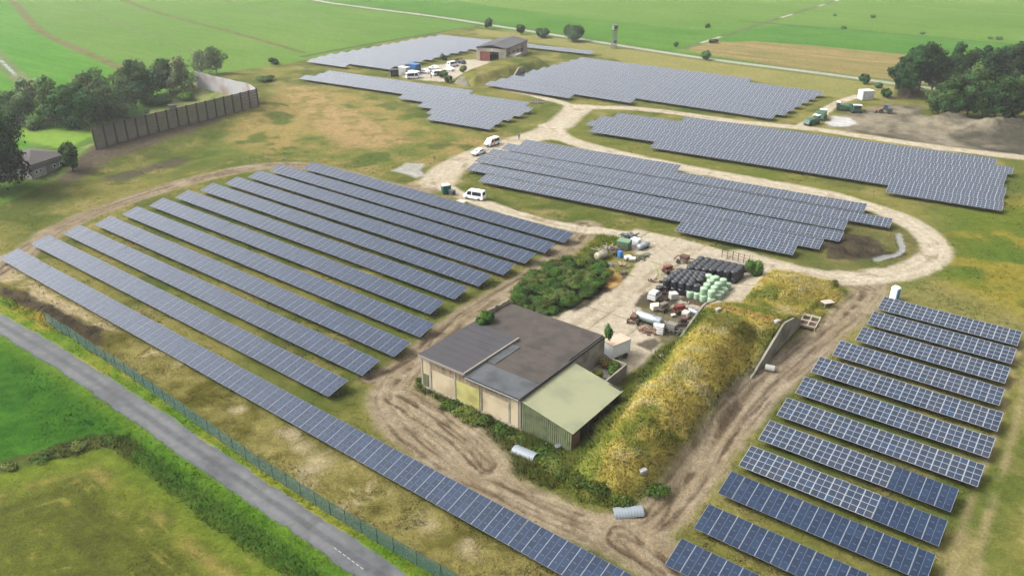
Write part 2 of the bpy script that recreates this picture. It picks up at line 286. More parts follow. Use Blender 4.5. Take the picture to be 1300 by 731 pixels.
    d0, s0 = line_ds(x, y, DIRT[0][0], 16)
    flow = fbm(d0*2.6+nC*1.5, s0/5.5, 1.0, 77, 3); flow2 = fbm(d0*1.1, s0/9, 1.0, 78, 2)
    for bp in (PX([(480, 490), (520, 500), (545, 535), (600, 560), (625, 590), (680, 610), (740, 655), (800, 668), (850, 650), (820, 700), (700, 680), (600, 625), (520, 580), (475, 530)]), PX([(545, 240), (500, 238), (530, 225), (560, 205), (590, 195), (600, 215), (590, 240)])):
        m = sst(-1.0, 1.6, sdf(x, y, bp)+wob*2.6-1.5)*.85; put(m, mix(mix(alb(172, 150, 112), alb(204, 184, 146), nC*1.1), alb(146, 124, 94), sst(.5, .7, flow)*.55)); put(m*sst(.56, .72, nD*.5+nC*.5)*.75, alb(122, 124, 60)); tall = np.where(m > .45, 0, tall)
    for L, wd in DIRT:
        ds, sl_ = line_ds(x, y, L); d = np.abs(ds) + wob*.55*(wd/4.2)
        m = 1-sst(wd*.40, wd*.88, d)
        st1 = fbm(ds*2.4+nC*1.3, sl_/6, 1.0, 81, 3); amp = sst(.3, .6, nC*.6+nD*.5)
        rut = np.exp(-((np.abs(ds-.4+(nC-.5))-.95)/.3)**2)*amp + np.exp(-((np.abs(ds+.6+(nB-.5)*3)-.9)/.26)**2)*.8*amp
        put(m, mix(mix(alb(158, 140, 112), alb(192, 176, 148), st1*1.7-.4), alb(114, 97, 75), np.clip(rut*.75+sst(.56, .7, st1*.6+nD*.45)*.55, 0, 1)))
        cls[m > .5] = 2; tall = np.where(m > .35, 0, tall); wet = np.maximum(wet, m*np.clip(rut, 0, 1))
    # the worn, greyer stretch of track beside the mound
    d = np.abs(d0)+wob*.3; m = (1-sst(2.2, 3.6, d))*sst(-2, 4, v-84)*(1-sst(108, 116, v))*(u > -36)
    put(m*.8, mix(alb(184, 168, 144), alb(110, 92, 72), np.clip(np.exp(-((np.abs(d0+.3)-1.0)/.26)**2)*.9+sst(.5, .68, flow)*.75, 0, 1)))
    for L in FAINT:
        d = line_d(x, y, L); m = np.exp(-((d-.95)/.5)**2)*sst(.25, .55, nC*.6+nD*.5); put(m*.85, mix(alb(188, 172, 132), alb(150, 136, 90), nD)); tall = np.where(m > .4, 0, tall)
    put(sst(-1, 1, sdf(x, y, PX([(1190, 700), (1225, 660), (1260, 690), (1250, 740), (1200, 760)]))+wob*1.5)*.6, alb(176, 160, 112))
    for L, wd in GRAVEL:
        ds, sl_ = line_ds(x, y, L); d = np.abs(ds) + wob*.5
        m = 1-sst(wd*.40, wd*.66, d); st1 = fbm(ds*2.2+nC, sl_/7, 1.0, 85, 3)
        rut = np.exp(-((np.abs(ds)-.95)/.45)**2)*.7+st1-.5
        put(m, mix(mix(alb(200, 186, 158), alb(232, 220, 196), nC*.8+rut*.5), alb(160, 140, 108), sst(.52, .7, nC*.3+nD*.35+st1*.35)*.85))
        cls[m > .5] = 3; tall = np.where(m > .3, 0, tall)
    jn = sst(-1, 1.2, sdf(x, y, JUNC)+wob*.8); put(jn, mix(mix(alb(206, 192, 164), alb(234, 222, 198), nC), alb(168, 148, 116), sst(.55, .7, nC*.4+nD*.6)*.7)); cls[jn > .5] = 3; tall = np.where(jn > .3, 0, tall)
    sy = sdf(x, y, YARD); m = sst(-.5, .5, sy+wob*.25)
    yc = mix(alb(204, 190, 164), alb(222, 210, 186), nC*.9); yc = mix(yc, alb(164, 148, 120), sst(.56, .7, nB*.4+nD*.4+nE*.2)*.7)
    crack = (np.minimum(np.abs(((u+.6*nC) % 6.0)-3), np.abs(((v+.5*nC) % 7.5)-3.7)) < .16)*sst(.35, .6, nC); yc = mix(yc, alb(128, 122, 74), crack*.7)
    lane = np.exp(-((np.abs(u+60.0-((v-90)*.02))-.2)/.5)**2)+np.exp(-((np.abs(u+57.6)-.2)/.4)**2); yc = mix(yc, alb(160, 142, 112), np.clip(lane, 0, 1)*.5*sst(.3, .55, nD))
    put(m, yc); cls[m > .5] = 4; tall = np.where(m > .3, 0, tall)
    for bp, c in ((PX([(812, 375), (832, 366), (850, 372), (862, 385), (835, 392), (805, 390)]), (74, 66, 54)), (PX([(808, 437), (832, 428), (842, 436), (826, 446)]), (98, 88, 76)), (PX([(866, 372), (905, 380), (900, 390), (868, 384)]), (84, 64, 44)), (PX([(770, 362), (790, 352), (796, 350), (780, 366), (745, 388), (728, 396), (735, 388)]), (70, 60, 44))):
        put(sst(-.4, .4, sdf(x, y, bp)+wob*.5)*.9, alb(*c))
    junkg = sst(-.6, .6, sdf(x, y, PX([(812, 386), (860, 390), (890, 392), (872, 425), (850, 440), (832, 436), (836, 420), (815, 408)]))+wob*.7); put(junkg*.85, mix(alb(92, 96, 48), alb(122, 104, 78), nD*1.3-.2))
    put(sst(-.5, .5, sdf(x, y, SAND)+wob*.4), mix(alb(206, 160, 92), alb(224, 184, 120), nD))
    put(sst(-.6, .6, sdf(x, y, PAD)+wob*.3), mix(alb(206, 204, 196), alb(184, 180, 166), nD))
    m = sst(-1, 1, sdf(x, y, FARYARD)+wob*.6); put(m, alb(218, 206, 184)); cls[m > .5] = 4; tall = np.where(m > .3, 0, tall)
    put(sst(-.8, .8, sdf(x, y, WHITESP)+wob*.8), alb(226, 224, 220))
    d = line_d(x, y, FARROAD); m = 1-sst(1.7, 2.4, d); put(m, mix(alb(196, 194, 180), alb(170, 172, 152), nC)); cls[m > .5] = 5
    dm = np.exp(-((d-4.2)/1.6)**2)*.7; put(dm, alb(98, 118, 66))
    d = line_d(x, y, STREAM)+wob*.15; m = 1-sst(.35, .75, d); put(m, alb(168, 168, 160)); cls[m > .5] = 7; tall = np.where(m > .2, 0, tall)
    # the lane
    dr = line_d(x, y, ROAD); m = 1-sst(1.60, 1.85, dr+(nD-.5)*.5+(nE-.5)*.25)
    wheel = np.exp(-((np.abs(dr-.85))/.45)**2)
    rc = mix(mix(alb(104, 106, 110), alb(124, 126, 128), nC*.8+nE*.5-.2), alb(142, 143, 142), wheel*.55*sst(.2, .6, nC)); rc = mix(rc, alb(84, 84, 86), (dr < .35)*.35+.3*sst(.6, .7, nD))
    vgm = (1-sst(2.0, 5.0, dr+wob*.4))*(1-m); put(vgm*.6, mix(alb(92, 140, 34), alb(132, 156, 50), nD)); put(m, rc); cls[m > .5] = 5; tall = np.where(m > .02, 0, np.where(vgm > .4, .2, tall))
    fine = fbm(x, y, .45, 6, 2); C *= (.80+.24*nE[:, None]+.16*fine[:, None])
    return np.clip(C, 0.003, .6), cls, tall, wet

# ------------------------------------------------------------------ materials
def node(nt, t, **kw):
    n = nt.nodes.new(t)
    for k, v in kw.items(): setattr(n, k, v)
    return n
def mth(nt, op, a, b=None, clamp=False):
    n = nt.nodes.new('ShaderNodeMath'); n.operation = op; n.use_clamp = clamp
    for i, q in enumerate((a, b)):
        if q is None: continue
        if isinstance(q, (int, float)): n.inputs[i].default_value = q
        else: nt.links.new(q, n.inputs[i])
    return n.outputs[0]
def mixc(nt, f, a, b, blend='MIX'):
    n = nt.nodes.new('ShaderNodeMix'); n.data_type = 'RGBA'; n.blend_type = blend
    for i, q in ((0, f), (6, a), (7, b)):
        if isinstance(q, (int, float)): n.inputs[i].default_value = q
        elif isinstance(q, tuple) or isinstance(q, np.ndarray): n.inputs[i].default_value = (*[float(t) for t in q[:3]], 1)
        else: nt.links.new(q, n.inputs[i])
    return n.outputs[2]
def newmat(name):
    m = bpy.data.materials.new(name); m.use_nodes = True; nt = m.node_tree
    b = nt.nodes['Principled BSDF']; return m, nt, b
MC = {}
def M(name, rgb=(200, 200, 200), rough=.7, metal=0., scale=1.2, amt=.25, k=.62, dirt=None, bump=0.):
    if name in MC: return MC[name]
    k = k*(.8 if k >= .75 else .62); m, nt, b = newmat(name); c = lin(*rgb)*k
    tc = node(nt, 'ShaderNodeTexCoord'); nz = node(nt, 'ShaderNodeTexNoise'); nz.inputs['Scale'].default_value = scale; nz.inputs['Detail'].default_value = 5; nz.inputs['Roughness'].default_value = .65
    nt.links.new(tc.outputs['Object'], nz.inputs['Vector'])
    col = mixc(nt, nz.outputs['Fac'], tuple(c*(1-amt)), tuple(np.minimum(c*(1+amt), .9)))
    if dirt:
        n2 = node(nt, 'ShaderNodeTexNoise'); n2.inputs['Scale'].default_value = scale*.45; n2.inputs['Detail'].default_value = 6; nt.links.new(tc.outputs['Object'], n2.inputs['Vector'])
        rp = node(nt, 'ShaderNodeValToRGB'); rp.color_ramp.elements[0].position = .47; rp.color_ramp.elements[1].position = .66; nt.links.new(n2.outputs['Fac'], rp.inputs[0])
        col = mixc(nt, mth(nt, 'MULTIPLY', rp.outputs[0], .75), col, tuple(lin(*dirt)*k))
    nt.links.new(col, b.inputs['Base Color']); b.inputs['Roughness'].default_value = rough; b.inputs['Metallic'].default_value = metal
    if bump:
        bp = node(nt, 'ShaderNodeBump'); bp.inputs['Strength'].default_value = bump; bp.inputs['Distance'].default_value = .1; nt.links.new(nz.outputs['Fac'], bp.inputs['Height']); nt.links.new(bp.outputs[0], b.inputs['Normal'])
    MC[name] = m; return m
def vcol_mat(name, rough=.9, n_amt=.35, scales=(.9, 4.), bump=.5, spec=.2):
    m, nt, b = newmat(name)
    at = node(nt, 'ShaderNodeAttribute'); at.attribute_name = 'Col'
    tc = node(nt, 'ShaderNodeNewGeometry'); col = at.outputs['Color']; hsum = None
    for i, sc in enumerate(scales):
        nz = node(nt, 'ShaderNodeTexNoise'); nz.inputs['Scale'].default_value = sc; nz.inputs['Detail'].default_value = 4; nz.inputs['Roughness'].default_value = .7
        nt.links.new(tc.outputs['Position'], nz.inputs['Vector'])
        f = mth(nt, 'ADD', mth(nt, 'MULTIPLY', mth(nt, 'SUBTRACT', nz.outputs['Fac'], .5), 2*n_amt*1.6), 1.)
        cb = node(nt, 'ShaderNodeCombineColor'); 
        for k in range(3): nt.links.new(f, cb.inputs[k])
        col = mixc(nt, 1.0, col, cb.outputs[0], 'MULTIPLY')
        hsum = nz.outputs['Fac'] if hsum is None else mth(nt, 'ADD', hsum, nz.outputs['Fac'])
    nt.links.new(col, b.inputs['Base Color']); b.inputs['Roughness'].default_value = rough; b.inputs['Specular IOR Level'].default_value = spec
    if bump:
        bp = node(nt, 'ShaderNodeBump'); bp.inputs['Strength'].default_value = bump; bp.inputs['Distance'].default_value = .25; nt.links.new(hsum, bp.inputs['Height']); nt.links.new(bp.outputs[0], b.inputs['Normal'])
    return m
GROUND = vcol_mat('ground_cover', .95, .3, (.8, 3.2), .6, .02)
TARMAC = vcol_mat('tarmac', .85, .12, (1.4, 6.), .15, .25)
GRASS = vcol_mat('grass_blades', .9, .12, (.6,), 0, .03)
LEAF = vcol_mat('foliage', .8, .15, (.7,), 0, .06)
WATER, _nt, _b = newmat('water'); _b.inputs['Base Color'].default_value = (.10, .10, .09, 1); _b.inputs['Roughness'].default_value = .08
def panel_mat(name, film):
    m, nt, b = newmat(name); uv = node(nt, 'ShaderNodeUVMap'); sp = node(nt, 'ShaderNodeSeparateXYZ'); nt.links.new(uv.outputs[0], sp.inputs[0])
    X, Y = sp.outputs[0], sp.outputs[1]
    hu = mth(nt, 'FRACT', mth(nt, 'MULTIPLY', X, .5))
    edge = mth(nt, 'GREATER_THAN', mth(nt, 'ABSOLUTE', mth(nt, 'SUBTRACT', hu, .5)), .5-(.024 if film else .030))
    mid = mth(nt, 'LESS_THAN', mth(nt, 'ABSOLUTE', mth(nt, 'SUBTRACT', hu, .5)), .010 if film else .017)
    fv = mth(nt, 'ABSOLUTE', mth(nt, 'SUBTRACT', mth(nt, 'FRACT', mth(nt, 'ADD', Y, .5)), .5))
    if film:
        fu = mth(nt, 'ABSOLUTE', mth(nt, 'SUBTRACT', mth(nt, 'FRACT', X), .5))
        row = mth(nt, 'MULTIPLY', mth(nt, 'LESS_THAN', fv, .022), mth(nt, 'LESS_THAN', fu, .2))
        border = mth(nt, 'GREATER_THAN', mth(nt, 'ABSOLUTE', mth(nt, 'SUBTRACT', Y, 2.)), 1.985)
    else:
        row = mth(nt, 'LESS_THAN', fv, .042); border = mth(nt, 'GREATER_THAN', mth(nt, 'ABSOLUTE', mth(nt, 'SUBTRACT', Y, 2.)), 1.95)
    line = mth(nt, 'MAXIMUM', mth(nt, 'MAXIMUM', edge, border), mth(nt, 'MULTIPLY', mth(nt, 'MAXIMUM', mid, row), .6 if film else .8), True)
    oi = node(nt, 'ShaderNodeObjectInfo')
    cx = node(nt, 'ShaderNodeCombineXYZ'); nt.links.new(mth(nt, 'FLOOR', X), cx.inputs[0]); nt.links.new(mth(nt, 'FLOOR', Y), cx.inputs[1]); nt.links.new(mth(nt, 'MULTIPLY', oi.outputs['Random'], 977.), cx.inputs[2])
    wn = node(nt, 'ShaderNodeTexWhiteNoise'); nt.links.new(cx.outputs[0], wn.inputs['Vector'])
    rp = node(nt, 'ShaderNodeValToRGB'); r = rp.color_ramp
    cols = [(0, (.004, .010, .022)), (.55, (.006, .014, .031)), (.85, (.011, .014, .024)), (1, (.006, .020, .046))] if not film else [(0, (.003, .010, .025)), (.6, (.004, .012, .031)), (1, (.006, .016, .037))]
    r.elements[0].position = 0; r.elements[0].color = (*cols[0][1], 1); r.elements[1].position = 1; r.elements[1].color = (*cols[-1][1], 1)
    for p, c in cols[1:-1]: e = r.elements.new(p); e.color = (*c, 1)
    nt.links.new(wn.outputs['Value'], rp.inputs[0])
    col = mixc(nt, line, rp.outputs[0], (.11, .125, .145) if film else (.17, .185, .205))
    nt.links.new(col, b.inputs['Base Color'])
    nt.links.new(mth(nt, 'ADD', mth(nt, 'MULTIPLY', line, .3), .09), b.inputs['Roughness'])
    b.inputs['IOR'].default_value = 1.38; b.inputs['Coat Weight'].default_value = .6 if film else 1.; b.inputs['Coat IOR'].default_value = 1.29 if film else 1.42; b.inputs['Coat Roughness'].default_value = .06; b.inputs['Sheen Weight'].default_value = .12; b.inputs['Sheen Roughness'].default_value = .15; b.inputs['Sheen Tint'].default_value = (.95, .97, 1, 1)   # dusty glass, its sheen put in to brighten the panels at grazing angles
    return m
POLY, FILM = panel_mat('solar_cells', False), panel_mat('dark_solar_cells', True)
ALU = M('aluminium', (190, 194, 198), .45, .6, 3, .1, .7); STEEL = M('galvanised_steel', (150, 154, 156), .5, .5, 3, .15, .6)

# ------------------------------------------------------------------ mesh helpers
def nmesh(name, V, F, mats=(), smooth=False, mi=None):
    V = np.asarray(V, np.float32); me = bpy.data.meshes.new(name)
    F = np.asarray(F, np.int32); n, k = F.shape
    me.vertices.add(len(V)); me.vertices.foreach_set('co', V.ravel())
    me.loops.add(n*k); me.loops.foreach_set('vertex_index', F.ravel())
    me.polygons.add(n); me.polygons.foreach_set('loop_start', np.arange(0, n*k, k, dtype=np.int32))
    try: me.polygons.foreach_set('loop_total', np.full(n, k, np.int32))
    except Exception: pass
    if smooth: me.polygons.foreach_set('use_smooth', np.ones(n, bool))
    for m in mats: me.materials.append(m)
    if mi is not None: me.polygons.foreach_set('material_index', np.asarray(mi, np.int32))
    me.update(calc_edges=True); return me
def set_normals(me, N):                           # one shading normal per vertex (leaves and blades shade with the mass they belong to)
    me.normals_split_custom_set_from_vertices(np.ascontiguousarray(N, np.float32))
def vcol(me, C):
    a = me.color_attributes.new('Col', 'FLOAT_COLOR', 'POINT'); C = np.asarray(C, np.float32)
    a.data.foreach_set('color', np.concatenate([C, np.ones((len(C), 1), np.float32)], 1).ravel())
def link(name, me, parent=None, loc=None, rot=None):
    o = bpy.data.objects.new(name, me); COL.objects.link(o)
    if parent is not None: o.parent = parent
    if loc is not None: o.location = loc
    if rot is not None: o.rotation_euler = rot
    return o
def tag(o, label=None, cat=None, group=None, kind=None):
    if label: o['label'] = label
    if cat: o['category'] = cat
    if group: o['group'] = group
    if kind: o['kind'] = kind
    return o
def thing(name, label, cat, loc=(0, 0, 0), rz=0, group=None):
    o = bpy.data.objects.new(name, None); COL.objects.link(o); o.location = loc; o.rotation_euler = (0, 0, rz); o.empty_display_size = .3
    return tag(o, label, cat, group)
class MB:
    def __init__(s): s.v = []; s.f = []; s.m = []
    def add(s, V, F, mi=0):
        b = len(s.v); s.v += [tuple(map(float, p)) for p in V]; s.f += [tuple(i+b for i in f) for f in F]; s.m += [mi]*len(F); return s
    def box(s, c, d, rz=0, ch=0., mi=0, tilt=None):
        x, y, z = d[0]/2, d[1]/2, d[2]/2; V = []
        ch = min(ch, .45*min(d)) if ch else 0
        if ch:
            prof = [(-x+ch, -y), (x-ch, -y), (x, -y+ch), (x, y-ch), (x-ch, y), (-x+ch, y), (-x, y-ch), (-x, -y+ch)]
            n = 8; sx = lambda p: (p[0]*(1-ch/x), p[1]*(1-ch/y))
            V = [(*sx(p), -z) for p in prof]+[(*p, -z+ch) for p in prof]+[(*p, z-ch) for p in prof]+[(*sx(p), z) for p in prof]
            F = [tuple(range(n-1, -1, -1)), tuple(range(3*n, 4*n))]
            for L in range(3): F += [(L*n+i, L*n+(i+1) % n, (L+1)*n+(i+1) % n, (L+1)*n+i) for i in range(n)]
        else:
            V = [(a*x, b*y, e*z) for e in (-1, 1) for a, b in ((-1, -1), (1, -1), (1, 1), (-1, 1))]
            F = [(3, 2, 1, 0), (4, 5, 6, 7), (0, 1, 5, 4), (1, 2, 6, 5), (2, 3, 7, 6), (3, 0, 4, 7)]
        if tilt:                                     # rotation about local x then y
            ax, ay = tilt; V = [(p[0], p[1]*math.cos(ax)-p[2]*math.sin(ax), p[1]*math.sin(ax)+p[2]*math.cos(ax)) for p in V]
            V = [(p[0]*math.cos(ay)+p[2]*math.sin(ay), p[1], -p[0]*math.sin(ay)+p[2]*math.cos(ay)) for p in V]
        cr, sr = math.cos(rz), math.sin(rz)
        return s.add([(p[0]*cr-p[1]*sr+c[0], p[0]*sr+p[1]*cr+c[1], p[2]+c[2]) for p in V], F, mi)
    def tube(s, a, b, r0, r1=None, n=8, mi=0, cap=True):
        r1 = r0 if r1 is None else r1; a, b = Vector(a), Vector(b); d = (b-a).normalized()
        p = d.orthogonal().normalized(); q = d.cross(p); V = []
        for c, r in ((a, r0), (b, r1)):
            for i in range(n): t = 2*math.pi*i/n; V.append(c+p*math.cos(t)*r+q*math.sin(t)*r)
        F = [(i, (i+1) % n, n+(i+1) % n, n+i) for i in range(n)]
        if cap: F += [tuple(range(n-1, -1, -1)), tuple(range(n, 2*n))]
        return s.add(V, F, mi)
    def lathe(s, prof, n=16, c=(0, 0, 0), axis='z', mi=0, rz=0, sq=0.):      # profile of (r, h); rings; closed ends if r = 0
        V = []; F = []
        for r, h in prof:
            for i in range(n):
                t = 2*math.pi*i/n; k = 1+sq*(abs(math.cos(2*t))**2)*(-.0)+sq*(1/max(abs(math.cos(t)), abs(math.sin(t)))-1)
                x, y, z = r*k*math.cos(t), r*k*math.sin(t), h
                if axis == 'x': x, y, z = h, x, y
                cr, sr = math.cos(rz), math.sin(rz); V.append((x*cr-y*sr+c[0], x*sr+y*cr+c[1], z+c[2]))
        for L in range(len(prof)-1): F += [(L*n+i, L*n+(i+1) % n, (L+1)*n+(i+1) % n, (L+1)*n+i) for i in range(n)]
        F += [tuple(range(n-1, -1, -1)), tuple(range((len(prof)-1)*n, len(prof)*n))]
        return s.add(V, F, mi)
    def prism(s, pts, y0, y1, mi=0, taper=None):     # profile in x-z, pushed along y ; taper(x,z)->extra inset
        n = len(pts); V = [(p[0], y0+(taper(p) if taper else 0), p[1]) for p in pts]+[(p[0], y1-(taper(p) if taper else 0), p[1]) for p in pts]
        F = [tuple(range(n)), tuple(range(2*n-1, n-1, -1))]+[(i, n+i, n+(i+1) % n, (i+1) % n) for i in range(n)]
        return s.add(V, F, mi)
    def quad(s, a, b, c, d, mi=0): return s.add([a, b, c, d], [(0, 1, 2, 3)], mi)
    def mesh(s, name, mats, smooth=False):
        me = bpy.data.meshes.new(name); me.from_pydata(s.v, [], s.f)
        for m in (mats if isinstance(mats, (list, tuple)) else [mats]): me.materials.append(m)
        me.polygons.foreach_set('material_index', s.m)
        if smooth: me.polygons.foreach_set('use_smooth', [True]*len(s.f)); me.set_sharp_from_angle(angle=math.radians(42))
        me.update(); return me
    def build(s, name, mats, parent=None, smooth=False, loc=None, rot=None): return link(name, s.mesh(name, mats, smooth), parent, loc, rot)
def dup(o, parent=None, loc=None, rot=None):
    c = o.copy(); COL.objects.link(c)
    if parent is not None: c.parent = parent
    if loc is not None: c.location = loc
    if rot is not None: c.rotation_euler = rot
    for ch in list(o.children): dup(ch, c)
    return c
ORD = ['first', 'second', 'third', 'fourth', 'fifth', 'sixth', 'seventh', 'eighth', 'ninth', 'tenth', 'eleventh', 'twelfth', 'thirteenth', 'fourteenth', 'fifteenth', 'sixteenth', 'seventeenth', 'eighteenth', 'nineteenth', 'twentieth', 'twenty-first', 'twenty-second', 'twenty-third', 'twenty-fourth']

# ------------------------------------------------------------------ GROUND: one sheet out to the horizon
def build_ground():
    th = np.concatenate([np.linspace(-180, -50, 40)[:-1], np.linspace(-50, -37, 60)[:-1], np.linspace(-37, 37, 660), np.linspace(37, 50, 60)[1:], np.linspace(50, 180, 40)[1:-1]])
    r = [12.]
    while r[-1] < 45: r.append(r[-1]*1.02)
    while r[-1] < 620: r.append(r[-1]*1.0028)
    while r[-1] < 5200: r.append(r[-1]*1.03)
    r = np.array(r); T, R = np.meshgrid(np.radians(th), r); nt_, nr = len(th), len(r)
    x = (R*np.sin(T)).ravel(); y = (R*np.cos(T)).ravel()
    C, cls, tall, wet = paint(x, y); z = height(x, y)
    z = z + np.where((cls == 5) | (cls == 7), 0, (fbm(x, y, 2.2, 51, 2)-.5)*np.where(cls <= 1, .16, .10))
    z = np.where(cls == 7, z-.12, z) - wet*.14
    V = np.stack([x, y, z], 1); V = np.concatenate([V, [[0, 0, 0]]]); C = np.concatenate([C, [[.08, .12, .03]]])
    i = np.arange(nr-1)[:, None]; j = np.arange(nt_)[None, :]; jn = (j+1) % nt_
    F = np.stack([i*nt_+j, i*nt_+jn, (i+1)*nt_+jn, (i+1)*nt_+j], -1).reshape(-1, 4)
    fc = cls[F[:, 0]]
    for k, nm in enumerate(NOTE):
        f = F[fc == k]
        if not len(f): continue
        us, inv = np.unique(f, return_inverse=True); f2 = inv.reshape(-1, 4)
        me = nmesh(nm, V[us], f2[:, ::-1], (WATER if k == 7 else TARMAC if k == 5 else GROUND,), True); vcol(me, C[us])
        tag(link(nm, me), kind='structure')
    c = len(V)-1; f = np.array([(jj, (jj+1) % nt_, c) for jj in range(nt_)])
    us, inv = np.unique(f, return_inverse=True); me = nmesh('ground', V[us], inv.reshape(-1, 3)[:, ::-1], (GROUND,)); vcol(me, C[us]); tag(link('ground', me), kind='structure')
build_ground()

# ------------------------------------------------------------------ SOLAR TABLES
TAU = math.radians(13); DEP = 3.6; LOW = .95; BW = 1.65
def tilted(x, y, z=0): return (x, y*math.cos(TAU)-z*math.sin(TAU), LOW+y*math.sin(TAU)+z*math.cos(TAU))
def panel_mesh(name, nb, film):
    L = nb*BW; x0 = .012
    V = [tilted(a, b, c) for c in (0, .045) for a, b in ((x0, 0), (L-x0, 0), (L-x0, DEP), (x0, DEP))]
    me = bpy.data.meshes.new(name); me.from_pydata(V, [], [(4, 5, 6, 7), (3, 2, 1, 0), (0, 1, 5, 4), (1, 2, 6, 5), (2, 3, 7, 6), (3, 0, 4, 7)])
    me.materials.append(FILM if film else POLY); me.materials.append(ALU); me.polygons.foreach_set('material_index', [0, 1, 1, 1, 1, 1])
    uv = me.uv_layers.new(name='UVMap'); uv.data.foreach_set('uv', [0, 0, 2*nb, 0, 2*nb, 4, 0, 4]+[0]*40); me.update(); return me
BAYS = {False: panel_mesh('panel_bay', 1, False), True: panel_mesh('panel_bay', 1, True)}
ARR = {}
def arr_mesh(nb, film):
    if (nb, film) not in ARR: ARR[(nb, film)] = panel_mesh('panel_array', nb, film)
    return ARR[(nb, film)]
PM = MB(); PM.tube((0, 0, 0), (0, 0, LOW+DEP*.5*math.sin(TAU)-.10), .07, n=6)
PM.tube((0, 0, .25), (0, -1.1, LOW+(DEP*.5-1.15)*math.sin(TAU)-.08), .035, n=5); POST = PM.mesh('post', STEEL)
FR = {}
def frame_mesh(nb):
    if nb in FR: return FR[nb]
    L = nb*BW; mb = MB()
    for y in (.45, 1.3, 2.3, 3.15):
        a = tilted(.05, y, -.05); mb.box((L/2, a[1], a[2]), (L-.1, .06, .09))
    for i in range(0, nb+1, 2):
        x = min(max(i*BW, .25), L-.25); c = tilted(x, DEP/2, -.13); mb.box(c, (.07, DEP*.9, .08), tilt=(TAU, 0))
    FR[nb] = mb.mesh('support_frame', STEEL); return FR[nb]
def solar_row(label, group, az, u0, u1, v, kinds=None, detail=True, film=False, step=2):
    q = (CAMH-LOW)/(CAMH-.7); u0, u1, v = u0*q, u1*q, v*q
    nb = max(1, int(round((u1-u0)/BW)))
    t = thing('solar_table', label, 'solar table', UVW(u0, v, 0, az), az, group)
    kinds = kinds or [film]*nb
    if detail:
        for i in range(nb): link('panel_bay', BAYS[kinds[min(i, len(kinds)-1)]], t, (i*BW, 0, 0), (random.gauss(0, .005), random.gauss(0, .003), 0))
    else: link('panel_array', arr_mesh(nb, film), t)
    link('support_frame', frame_mesh(nb), t)
    k = 0
    for i in range(0, nb+1, step): link('post', POST, t, (min(max(i*BW, .25), nb*BW-.25), DEP*.5*math.cos(TAU), 0)); k += 1
    return t
# large left block: twelve rows of dark panels
azL = math.radians(-37.75); gL = 'solar tables of the large left block'
def UofPX(p, z, az):
    x, y, _ = G(p[0], p[1], z); return x*math.cos(az)+y*math.sin(az), -x*math.sin(az)+y*math.cos(az)
solar_row('short solar table at the left tip of the front row, beside the fence and lane', gL, azL, -157.8, -149.9, 49.25, film=True)
solar_row('longest row of dark solar panels, nearest the lane, running out of the bottom edge', gL, azL, -149.6, -149.6+BW*76, 49.15, film=True)
LROWS = [(-160.4, -73.9, 56), (-160.8, -74.3, 62.35), (-160.9, -74.4, 68.7), (-162, -76.3, 75.2), (-162.6, -79.5, 81.6), (-163, -79.7, 88), (-163.1, -79.8, 94.3), (-162.6, -79.9, 100.5), (-162.6, -80.1, 106.8), (-162.6, -80.2, 112.95)]
for i, (a, b, v) in enumerate(LROWS):
    solar_row('long dark solar row in the large left block, %s row counted from the lane' % ORD[i+1], gL, azL, a, b, v, film=True)
solar_row('short solar table at the left tip of the rearmost row of the large left block', gL, azL, -157.6, -152.9, 119.15, film=True)
solar_row('rearmost row of the large left block of dark panels, nearest the white minibus', gL, azL, -152.6, -80.4, 119.3, film=True)
# right block
azR = math.radians(-37.14); gR = 'solar tables of the right-hand block'
RROWS = [(-22.5, -2.8, 127.6, 0), (-22.4, -2.7, 121.2, 0), (-22.3, -2.5, 114.8, 0), (-23.7, -2.3, 108.3, 0), (-24.6, -1.7, 101.8, 0), (-24.5, -1.7, 95.2, 0), (-24.6, -1.8, 88.65, 0), (-24.5, -3.3, 82.3, 4), (-24.4, -3.1, 76., 4), (-24.3, -3.1, 70., 99), (-24, -2.9, 63.3, 99), (-24, -2.8, 56.8, 99)]
for i, (a, b, v, nf) in enumerate(RROWS):
    nb = int(round((b-a)/BW)); kinds = [j >= nb-nf for j in range(nb)]
    lab = 'white-gridded solar table in the right block, %s row from the portable toilet' % ORD[i]
    if nf == 4: lab = 'solar table half white-gridded, half plain dark panels, %s of the two mixed rows' % ('upper' if i == 7 else 'lower')
    if nf == 99: lab = 'plain dark blue solar table in the right block, %s of the three lowest rows' % ('topmost' if i == 9 else 'middle' if i == 10 else 'bottom')
    solar_row(lab, gR, azR, a, b, v, kinds=kinds)
# middle block, ringed by the gravel loop
azM = math.radians(-31.82); gM = 'solar tables inside the gravel loop'
MROWS = [(-51.1, -28.7, 144.1), (-102.2, -24.1, 149.5), (-109.7, -22.5, 155.55), (-111.9, -22, 162.3), (-112.6, -14.6, 168.5), (-112.1, -21.7, 175.1), (-109.9, -65.5, 180.8)]
for i, (a, b, v) in enumerate(MROWS):
    solar_row('white-gridded solar row inside the gravel loop, %s counted from the bale yard' % ORD[i], gM, azM, a, b, v)
